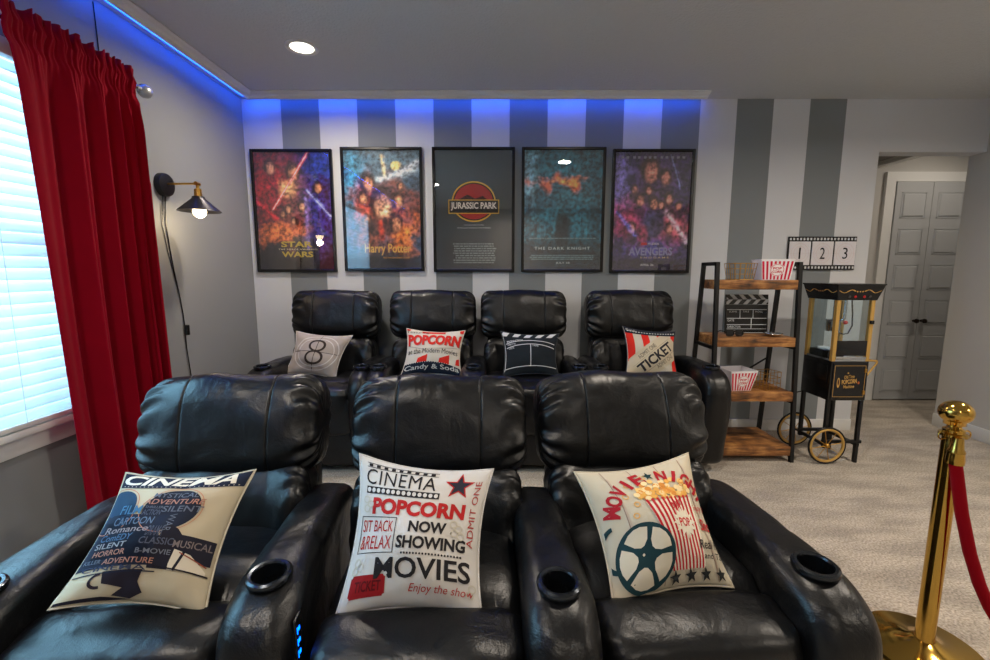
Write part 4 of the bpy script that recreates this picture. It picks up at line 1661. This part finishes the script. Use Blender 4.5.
# popcorn buckets
def bucket(loc, rz, label, rx=0.0, hgt=.135, bw=.10, tw=.145, dp=.75):
    root = empty('popcorn_bucket', loc, rz, label=label, cat='popcorn bucket', group='red and white popcorn buckets')
    root.rotation_euler.x = rx
    bm = bmesh.new()

    def c4(w, d, z, k=0):
        return [(-w / 2, -d / 2, z), (w / 2, -d / 2, z), (w / 2, d / 2, z), (-w / 2, d / 2, z)]
    B = c4(bw, bw * dp, 0)
    Tt = c4(tw, tw * dp, hgt)
    t = .002
    Bi = c4(bw - 2 * t, bw * dp - 2 * t, t)
    Ti = c4(tw - 2 * t, tw * dp - 2 * t, hgt)
    b = [bm.verts.new(v) for v in B]
    tt = [bm.verts.new(v) for v in Tt]
    bi = [bm.verts.new(v) for v in Bi]
    ti = [bm.verts.new(v) for v in Ti]
    bm.faces.new(b[::-1])
    bm.faces.new(bi)
    for i in range(4):
        j = (i + 1) % 4
        bm.faces.new((b[i], b[j], tt[j], tt[i]))
        bm.faces.new((bi[j], bi[i], ti[i], ti[j]))
        bm.faces.new((tt[i], tt[j], ti[j], ti[i]))
    P = Print()
    for i in range(8):
        u = (i + .15) / 8
        P.rect(u, .02, u + .065, .90, (200, 28, 60), 1)
    P.ell(.5, .48, .24, .30, (236, 232, 232), 2)
    P.ring(.5, .48, .22, .28, .02, (200, 28, 60), 3)
    P.text('POP', .36, .50, .64, .62, (200, 28, 60), 4, bold=.03)
    P.text('CORN', .34, .34, .66, .46, (200, 28, 60), 4, bold=.03)
    Bv, Tv = [Vector(x) for x in B], [Vector(x) for x in Tt]
    Q = Print()
    for it in range(8):
        u = (it + .15) / 8
        Q.rect(u, .02, u + .065, .90, (200, 28, 60), 1)
    for (i, pr) in ((0, P), (2, P)):
        j = (i + 1) % 4
        e = (Bv[j] - Bv[i]).cross(Tv[i] - Bv[i]).normalized()
        pr.into(bm, lambda u, v, o: (Bv[i] * (1 - u) + Bv[j] * u) * (1 - v) + (Tv[i] * (1 - u) + Tv[j] * u) * v + e * o, base=1, grid=0, lift=.0003, step=.0003)
    link_bm('carton', bm, [mat('bucket_white', (232, 228, 230), .5)] + P.mats, root, smooth=0, recalc=False)
    return root


bucket((1.782, 2.855, 1.173), -.12, 'red striped white popcorn bucket on the top shelf board', bw=.165, tw=.20, dp=.7, hgt=.130)
bucket((1.590, 2.835, .459), .10, 'red striped white popcorn bucket on the third shelf board, behind the recliner arm', bw=.13, tw=.185, dp=.9, hgt=.135)


# wire baskets
def wire_basket(loc, label, w=.13, d=.10, h=.10, flare=1.2, rz=0):
    root = empty('wire_basket', loc, rz, label=label, cat='basket', group='gold wire baskets')
    bm = bmesh.new()
    r = .0018

    def rect(z, k):
        a, b = w / 2 * k, d / 2 * k
        return [(-a, -b, z), (a, -b, z), (a, b, z), (-a, b, z)]
    for z, k in ((r, 1), (h * .35, 1 + (flare - 1) * .35), (h * .68, 1 + (flare - 1) * .68), (h, flare)):
        p = rect(z, k)
        for i in range(4):
            tube(bm, [p[i], p[(i + 1) % 4]], r, 6)
    b, t = rect(r, 1), rect(h, flare)
    for i in range(4):
        j = (i + 1) % 4
        for q in range(4):
            f = q / 4
            pb = Vector(b[i]).lerp(Vector(b[j]), f)
            pt = Vector(t[i]).lerp(Vector(t[j]), f)
            tube(bm, [pb, pt], r, 6)
    for q in range(1, 4):
        f = q / 4
        tube(bm, [Vector(b[0]).lerp(Vector(b[1]), f), Vector(b[3]).lerp(Vector(b[2]), f)], r, 6)
    link_bm('wire_frame', bm, M_BRASS2, root)
    return root


wire_basket((1.585, 2.87, 1.173), 'gold wire basket on the top shelf board, left of the popcorn bucket', w=.12, d=.10, h=.105, flare=1.22)
wire_basket((1.800, 2.845, .459), 'gold wire basket on the third shelf board, right of the popcorn bucket', w=.12, d=.10, h=.115, flare=1.0, rz=.3)

# clapperboard standing on second board
cb = empty('clapperboard', (1.70, 2.955, .81), label='black film clapperboard with white stripes standing on the second shelf board', cat='clapperboard')
cw, ch = .285, .195
P = Print()
W2 = (200, 204, 206)
for y in (.30, .52, .82):
    P.rect(.03, y, .97, y + .018, W2, 1)
P.rect(.03, .02, .97, .035, W2, 1)
P.rect(.03, .155, .97, .168, W2, 1)
P.rect(.33, .52, .345, .82, W2, 1)
P.rect(.64, .52, .655, .82, W2, 1)
P.rect(.60, .17, .615, .52, W2, 1)
P.text('SCENE', .08, .73, .26, .79, W2, 2)
P.text('TAKE', .40, .73, .55, .79, W2, 2)
P.text('ROLL', .70, .73, .88, .79, W2, 2)
P.text('DATE', .05, .42, .2, .49, W2, 2)
P.text('DIRECTOR', .05, .20, .36, .27, W2, 2)
P.text('PRODUCTION', .05, .06, .42, .12, W2, 2)
bm = bmesh.new()
box(bm, -cw / 2, cw / 2, -.006, .006, 0, ch)
P.into(bm, lambda u, v, o: Vector((-cw / 2 + cw * u, -.006 - o, ch * v)), base=1, grid=0)
sl1 = link_bm('slate', bm, [M_BLACK] + P.mats, cb, smooth=0, recalc=False)
sl1.rotation_euler.x = -.08
for nm, zz, d in (('clap_stick', ch + .002, 1), ('clap_stick', ch + .036, -1)):
    P = Print()
    for i in range(5):
        x = -.04 + i * .22
        P.poly([(x, 0.02), (x + .10, 0.02), (x + .10 + .10 * d, .98), (x + .10 * d, .98)], W2, 1)
    bm = bmesh.new()
    box(bm, -cw / 2, cw / 2, -.006, .006, zz, zz + .032)
    P.into(bm, lambda u, v, o: Vector((-cw / 2 + cw * u, -.006 - o, zz + .032 * v)), base=1, grid=0)
    st_ = link_bm(nm, bm, [M_BLACK] + P.mats, cb, smooth=0, recalc=False)
    st_.rotation_euler.x = -.08

# opera-style black glasses and metal dish
g = empty('glasses', (1.54, 2.80, .81), .15, label='folded black glasses on the left of the second shelf board', cat='glasses')
M_LENS = mat('dark_lens', (16, 16, 20), .1)
bm = bmesh.new()
for s in (-1, 1):
    ring = [(s * .033 + .026 * spow(math.cos(a), .7), 0, .024 + .019 * spow(math.sin(a), .7)) for a in [2 * PI * i / 24 for i in range(24)]]
    tube(bm, ring, .0035, 8, closed=True)
tube(bm, [(-.008, 0, .030), (0, -.002, .033), (.008, 0, .030)], .003, 8)
link_bm('rims', bm, M_BLACK, g)
for s in (-1, 1):
    obox('lens', s * .033 - .024, s * .033 + .024, -.001, .001, .008, .040, M_LENS, g, bevel=.0008)
    otube('temple', [(s * .060, .002, .034), (s * .060, .06, .034), (s * .058, .10, .018)], .003, M_BLACK, g, n=8)
dsh = tag(olathe('dish', [(0, .004), (.030, .004), (.048, .018), (.056, .022), (.057, .020), (.050, .014), (.034, 0), (0, 0)], M_CHROME, n=36, loc=(1.800, 2.82, .81)),
          'small round silver dish on the right of the second shelf board', 'dish')

# ------------------------------------------------------------------ popcorn cart
CX, CY = 2.225, 2.83
cart = empty('popcorn_cart', (CX, CY, 0), label='black and gold popcorn machine cart with glass case and two spoked wheels', cat='popcorn cart')
hw, hd = .118, .125
cz0, cz1 = .415, .668
cab = obox('cabinet', -hw, hw, -hd, hd, cz0, cz1, M_BLACK, cart, bevel=.004)
P = Print()
GD = (190, 150, 84)
for a in ((.04, .06, .96, .07), (.04, .93, .96, .94), (.04, .06, .052, .94), (.948, .06, .96, .94)):
    P.rect(*a, GD, 1)
P.text('Old Time', .34, .58, .64, .68, GD, 2, bold=.01, rot=.12)
P.text('POPCORN', .28, .43, .72, .56, GD, 2, bold=.03, rot=.10)
P.text('Machine', .34, .31, .66, .40, GD, 2, bold=.01, rot=.05)
P.ell(.18, .46, .045, .14, GD, 2)
P.ell(.18, .48, .025, .09, (60, 30, 24), 3)
P.star(.45, .73, .035, GD, 2)
P.ell(.78, .46, .03, .04, (170, 90, 50), 2)
bm = bmesh.new()
box(bm, -hw + .012, hw - .012, -hd - .006, -hd, cz0 + .012, cz1 - .012, bevel=.002, seg=1)
P.into(bm, lambda u, v, o: Vector((-hw + .012 + (2 * hw - .024) * u, -hd - .006 - o, cz0 + .012 + (cz1 - cz0 - .024) * v)), base=1, grid=0)
dr = link_bm('cabinet_door', bm, [M_BLACK] + P.mats, cart, smooth=0, recalc=False)
for z in (.47, .61):
    obox('hinge', hw - .028, hw - .014, -hd - .010, -hd - .006, z - .012, z + .012, M_BRASS2, dr)
obox('side_drawer', -hw - .006, -hw, -hd + .02, hd - .02, cz0 + .10, cz1 - .03, M_BLACK, cart, bevel=.002)
# glass case
gz0, gz1 = cz1, 1.055
for sx in (-1, 1):
    for sy in (-1, 1):
        obox('corner_post', sx * (hw - .012) - .011, sx * (hw - .012) + .011, sy * (hd - .012) - .011, sy * (hd - .012) + .011, gz0, gz1, M_GOLDPAINT, cart)
obox('glass_panel', -hw + .008, -hw + .011, -hd + .024, hd - .024, gz0, gz1, CASE_GLASS, cart)
obox('glass_panel', hw - .011, hw - .008, -hd + .024, hd - .024, gz0, gz1, CASE_GLASS, cart)
obox('glass_panel', -hw + .024, hw - .024, hd - .011, hd - .008, gz0, gz1, CASE_GLASS, cart)
obox('glass_panel', -hw + .024, hw - .024, -hd + .008, -hd + .011, gz0 + .13, gz1, CASE_GLASS, cart)
obox('case_floor', -hw + .002, hw - .002, -hd + .002, hd - .002, gz0, gz0 + .012, M_CHROME, cart)
obox('serving_flap', -hw + .024, hw - .024, -hd + .002, -hd + .006, gz0 + .035, gz0 + .13, M_BLACK, cart, bevel=.001)
obox('tray_rail', -hw + .024, hw - .024, -hd - .004, -hd + .002, gz0 + .014, gz0 + .030, M_CHROME, cart, bevel=.002)
obox('side_tray', -hw + .012, -.02, -hd + .03, hd - .03, gz0 + .012, gz0 + .055, M_BLACK, cart, bevel=.004)
obox('latch', hw - .028, hw - .004, -hd - .012, -hd, gz0 + .235, gz0 + .258, M_BLACK, cart, bevel=.003)
# canopy: flared hood
bm = bmesh.new()
b0 = [(-hw, -hd), (hw, -hd), (hw, hd), (-hw, hd)]
k = 1.22
vb = [bm.verts.new((x * 1.03, y * 1.03, gz1 - .004)) for x, y in b0]
vt = [bm.verts.new((x * k + .0, y * k, gz1 + .088)) for x, y in b0]
vr = [bm.verts.new((x * (k + .03), y * (k + .03), gz1 + .088)) for x, y in b0]
vr2 = [bm.verts.new((x * (k + .03), y * (k + .03), gz1 + .096)) for x, y in b0]
for i in range(4):
    j = (i + 1) % 4
    bm.faces.new((vb[i], vb[j], vt[j], vt[i]))
    bm.faces.new((vt[i], vt[j], vr[j], vr[i]))
    bm.faces.new((vr[i], vr[j], vr2[j], vr2[i]))
bm.faces.new(vb[::-1])
bm.faces.new(vr2)
P = Print()
for s in (-1, 1):
    for i in range(14):
        a = i / 13
        x = .5 + s * (.10 + .34 * a)
        P.line(x, .60 + .10 * math.sin(a * 2 * PI), x + s * .03, .60 + .10 * math.sin((a + 1 / 13) * 2 * PI), .035 * (1.2 - a * .5), GD, 1)
for x in (-.06, 0, .06):
    P.ell(.5 + x, .58, .016, .05, GD, 1, n=10)
for c in ((0, 1), (3, 0)):
    A_, B_, C_, D_ = Vector(vb[c[0]].co), Vector(vb[c[1]].co), Vector(vt[c[0]].co), Vector(vt[c[1]].co)
    e = (B_ - A_).cross(C_ - A_).normalized()
    P.into(bm, lambda u, v, o: (A_ * (1 - u) + B_ * u) * (1 - v) + (C_ * (1 - u) + D_ * u) * v + e * o, base=1, grid=0)
can = link_bm('canopy', bm, [M_BLACK] + P.mats, cart, smooth=0, recalc=False)
for x, c in ((-.055, (60, 60, 60)), (-.02, (180, 20, 24)), (.035, (190, 16, 24)), (.07, (60, 60, 60))):
    olathe('rocker_switch', [(0, .006), (.007, .005), (.008, 0), (0, 0)], mat('switch_%d' % c[0], c, .4), can, n=14, M=T(x, -hd * 1.065, gz1 + .018) @ R(math.radians(115), 'X'))
# kettle and arm
ket = olathe('kettle', [(0, -.04), (.034, -.04), (.040, -.034), (.040, .03), (.043, .034), (.040, .038), (.012, .040), (0, .045)], M_CHROME, cart, n=28, loc=(-.02, .02, .88))
otube('kettle_hanger', [(-.02, .02, .92), (-.02, .02, 1.05)], .008, M_CHROME, cart)
otube('stirrer_rod', [(.01, -.03, 1.05), (.01, -.03, .93), (.0, -.02, .91)], .009, M_CHROME, cart)
bm = bmesh.new()
bmesh.ops.create_uvsphere(bm, u_segments=16, v_segments=10, radius=.013, matrix=T(.0, -.055, .905))
link_bm('red_knob', bm, mat('red_knob', (200, 40, 34), .35), cart)
otube('power_lead', [(.07, 0, 1.05), (.075, -.01, .96), (.072, -.02, .88), (.05, -.02, .83), (.02, -.02, .825), (-.005, 0, .84)], .004, M_BLACK, cart)
# popcorn scraps left inside
bm = bmesh.new()
bmesh.ops.create_icosphere(bm, subdivisions=3, radius=1)
for v in bm.verts:
    n = 1 + .25 * noise.noise(v.co * 3)
    v.co = Vector((v.co.x * .035 * n, v.co.y * .06 * n, v.co.z * .012 * n))
link_bm('napkin', bm, mat('napkin_white', (214, 220, 228), .7), cart, loc=(-.065, .01, gz0 + .062))
# legs
for sx in (-1, 1):
    for sy in (-1, 1):
        zt0 = 0 if sx > 0 else .10
        bm = bmesh.new()
        vs = box(bm, -.010, .010, -.010, .010, zt0, cz0 + .01)
        link_bm('leg', bm, M_BLACKMET, cart, smooth=0, loc=(sx * (hw - .014), sy * (hd - .014), 0))
for sy in (-1, 1):
    obox('lower_rail', -hw, hw + .012, sy * (hd - .014) - .009, sy * (hd - .014) + .009, .13, .15, M_BLACKMET, cart)
for sx in (-1, 1):
    obox('lower_rail', sx * (hw - .014) - .009, sx * (hw - .014) + .009, -hd, hd, .112, .130, M_BLACKMET, cart)
otube('axle', [(-hw + .01, -hd - .03, .125), (-hw + .01, hd + .06, .125)], .007, M_BLACKMET, cart)


def wheel(y):
    w_ = empty('wheel', (-hw + .01, y, .125))
    w_.parent = cart
    bm = bmesh.new()
    pts = [(.116 * math.cos(2 * PI * i / 48), 0, .116 * math.sin(2 * PI * i / 48)) for i in range(48)]
    tube(bm, pts, .0062, 10, closed=True)
    link_bm('tyre', bm, M_BLACK, w_)
    bm = bmesh.new()
    pts = [(.104 * math.cos(2 * PI * i / 48), 0, .104 * math.sin(2 * PI * i / 48)) for i in range(48)]
    tube(bm, pts, .0085, 8, closed=True)
    link_bm('rim', bm, M_GOLDPAINT, w_)
    olathe('hub', [(0, .016), (.008, .016), (.014, .010), (.014, -.010), (.008, -.016), (0, -.016)], M_BRASS2, w_, n=20, M=R(PI / 2, 'X'))
    for i in range(8):
        a = 2 * PI * i / 8 + .2
        otube('spoke', [(.012 * math.cos(a), 0, .012 * math.sin(a)), (.105 * math.cos(a), 0, .105 * math.sin(a))], .0022, M_BRASS2, w_, n=6)


wheel(-hd - .018)
wheel(hd + .040)
bm = bmesh.new()
tube(bm, [(hw, -.09, .665), (hw + .075, -.09, .665), (hw + .082, -.09, .655), (hw + .020, -.09, .565), (hw, -.09, .560)], .006, 10)
tube(bm, [(hw, .09, .665), (hw + .075, .09, .665), (hw + .082, .09, .655), (hw + .020, .09, .565), (hw, .09, .560)], .006, 10)
tube(bm, [(hw + .08, -.09, .66), (hw + .08, .09, .66)], .006, 10)
link_bm('push_handle', bm, M_GOLDPAINT, cart)
otube('mains_cord', [(-hw + .02, hd - .02, .42), (-hw - .02, .22, .36), (-.05, .35, .34), (.05, .44, .33)], .004, M_BLACK, cart, n=8)


# ------------------------------------------------------------------ stanchion and rope
def stanchion(loc, label):
    root = empty('rope_stanchion', loc, label=label, cat='stanchion')
    olathe('base_plate', [(0, 0), (.160, 0), (.162, .006), (.155, .014), (.10, .022), (.045, .034), (.030, .045), (0, .045)], M_BRASS, root, n=64)
    olathe('post', [(0, .04), (.0265, .04), (.0265, .05), (.0245, .055), (.0245, .68), (.0245, .735), (0, .735)], M_BRASS, root, n=48)
    olathe('collar', [(0, .725), (.025, .725), (.034, .730), (.034, .738), (.026, .741), (.026, .750), (.018, .756), (.014, .766), (0, .768)], M_BRASS, root, n=40)
    olathe('ball_finial', [(0, .758), (.014, .760), (.026, .766)] + [(.041 * math.cos(a), .803 + .036 * math.sin(a)) for a in [(-.9 + i * (PI / 2 + .9) / 14) for i in range(14)]] + [(0, .839)], M_BRASS, root, n=48, smooth=70)
    bm = bmesh.new()
    pts = [(.036 + .013 * math.cos(2 * PI * i / 20) * (1), -.004, .733 + .013 * math.sin(2 * PI * i / 20)) for i in range(20)]
    tube(bm, pts, .0022, 8, closed=True)
    pts = [(-.036 - .013 * math.cos(2 * PI * i / 20), -.004, .733 + .013 * math.sin(2 * PI * i / 20)) for i in range(20)]
    tube(bm, pts, .0022, 8, closed=True)
    link_bm('rope_loop', bm, M_BRASS, root)
    return root


SX, SY = 1.393, 1.285
stanchion((SX, SY, 0), 'polished brass rope stanchion with ball top standing on the carpet at right')
stanchion((SX + 1.0, SY - .67, 0), 'second polished brass rope stanchion at the far end of the red velvet rope')
rp = empty('velvet_rope', (SX - .030, SY - .035, .70), label='red velvet barrier rope hanging from the brass stanchion', cat='rope')
pts = []
A0, A1 = Vector((-.004, -.012, -.03)), Vector((.97, -.62, -.03))
for i in range(41):
    t = i / 40
    s = t ** 1.0
    p = A0.lerp(A1, s)
    p.z -= .58 * (1 - abs(2 * t - 1) ** 6.0)
    pts.append(p)
ctl = pts
otube('rope', pts, .0155, mat('red_velvet_rope', (140, 0, 16), .85, spec=.1, sheen=.03, bump=.2, bscale=300), rp, n=18)
bm = bmesh.new()
lathe(bm, [(0, -.062), (.021, -.062), (.022, -.050), (.020, -.030), (.021, -.024), (.016, -.014), (.013, .018), (0, .022)], 24, T(.0, -.008, .022))
link_bm('rope_end', bm, M_BRASS, rp)
bm = bmesh.new()
lathe(bm, [(0, -.062), (.021, -.062), (.022, -.050), (.020, -.030), (.021, -.024), (.016, -.014), (.013, .018), (0, .022)], 24, T(.972, -.62, .022))
link_bm('rope_end', bm, M_BRASS, rp)
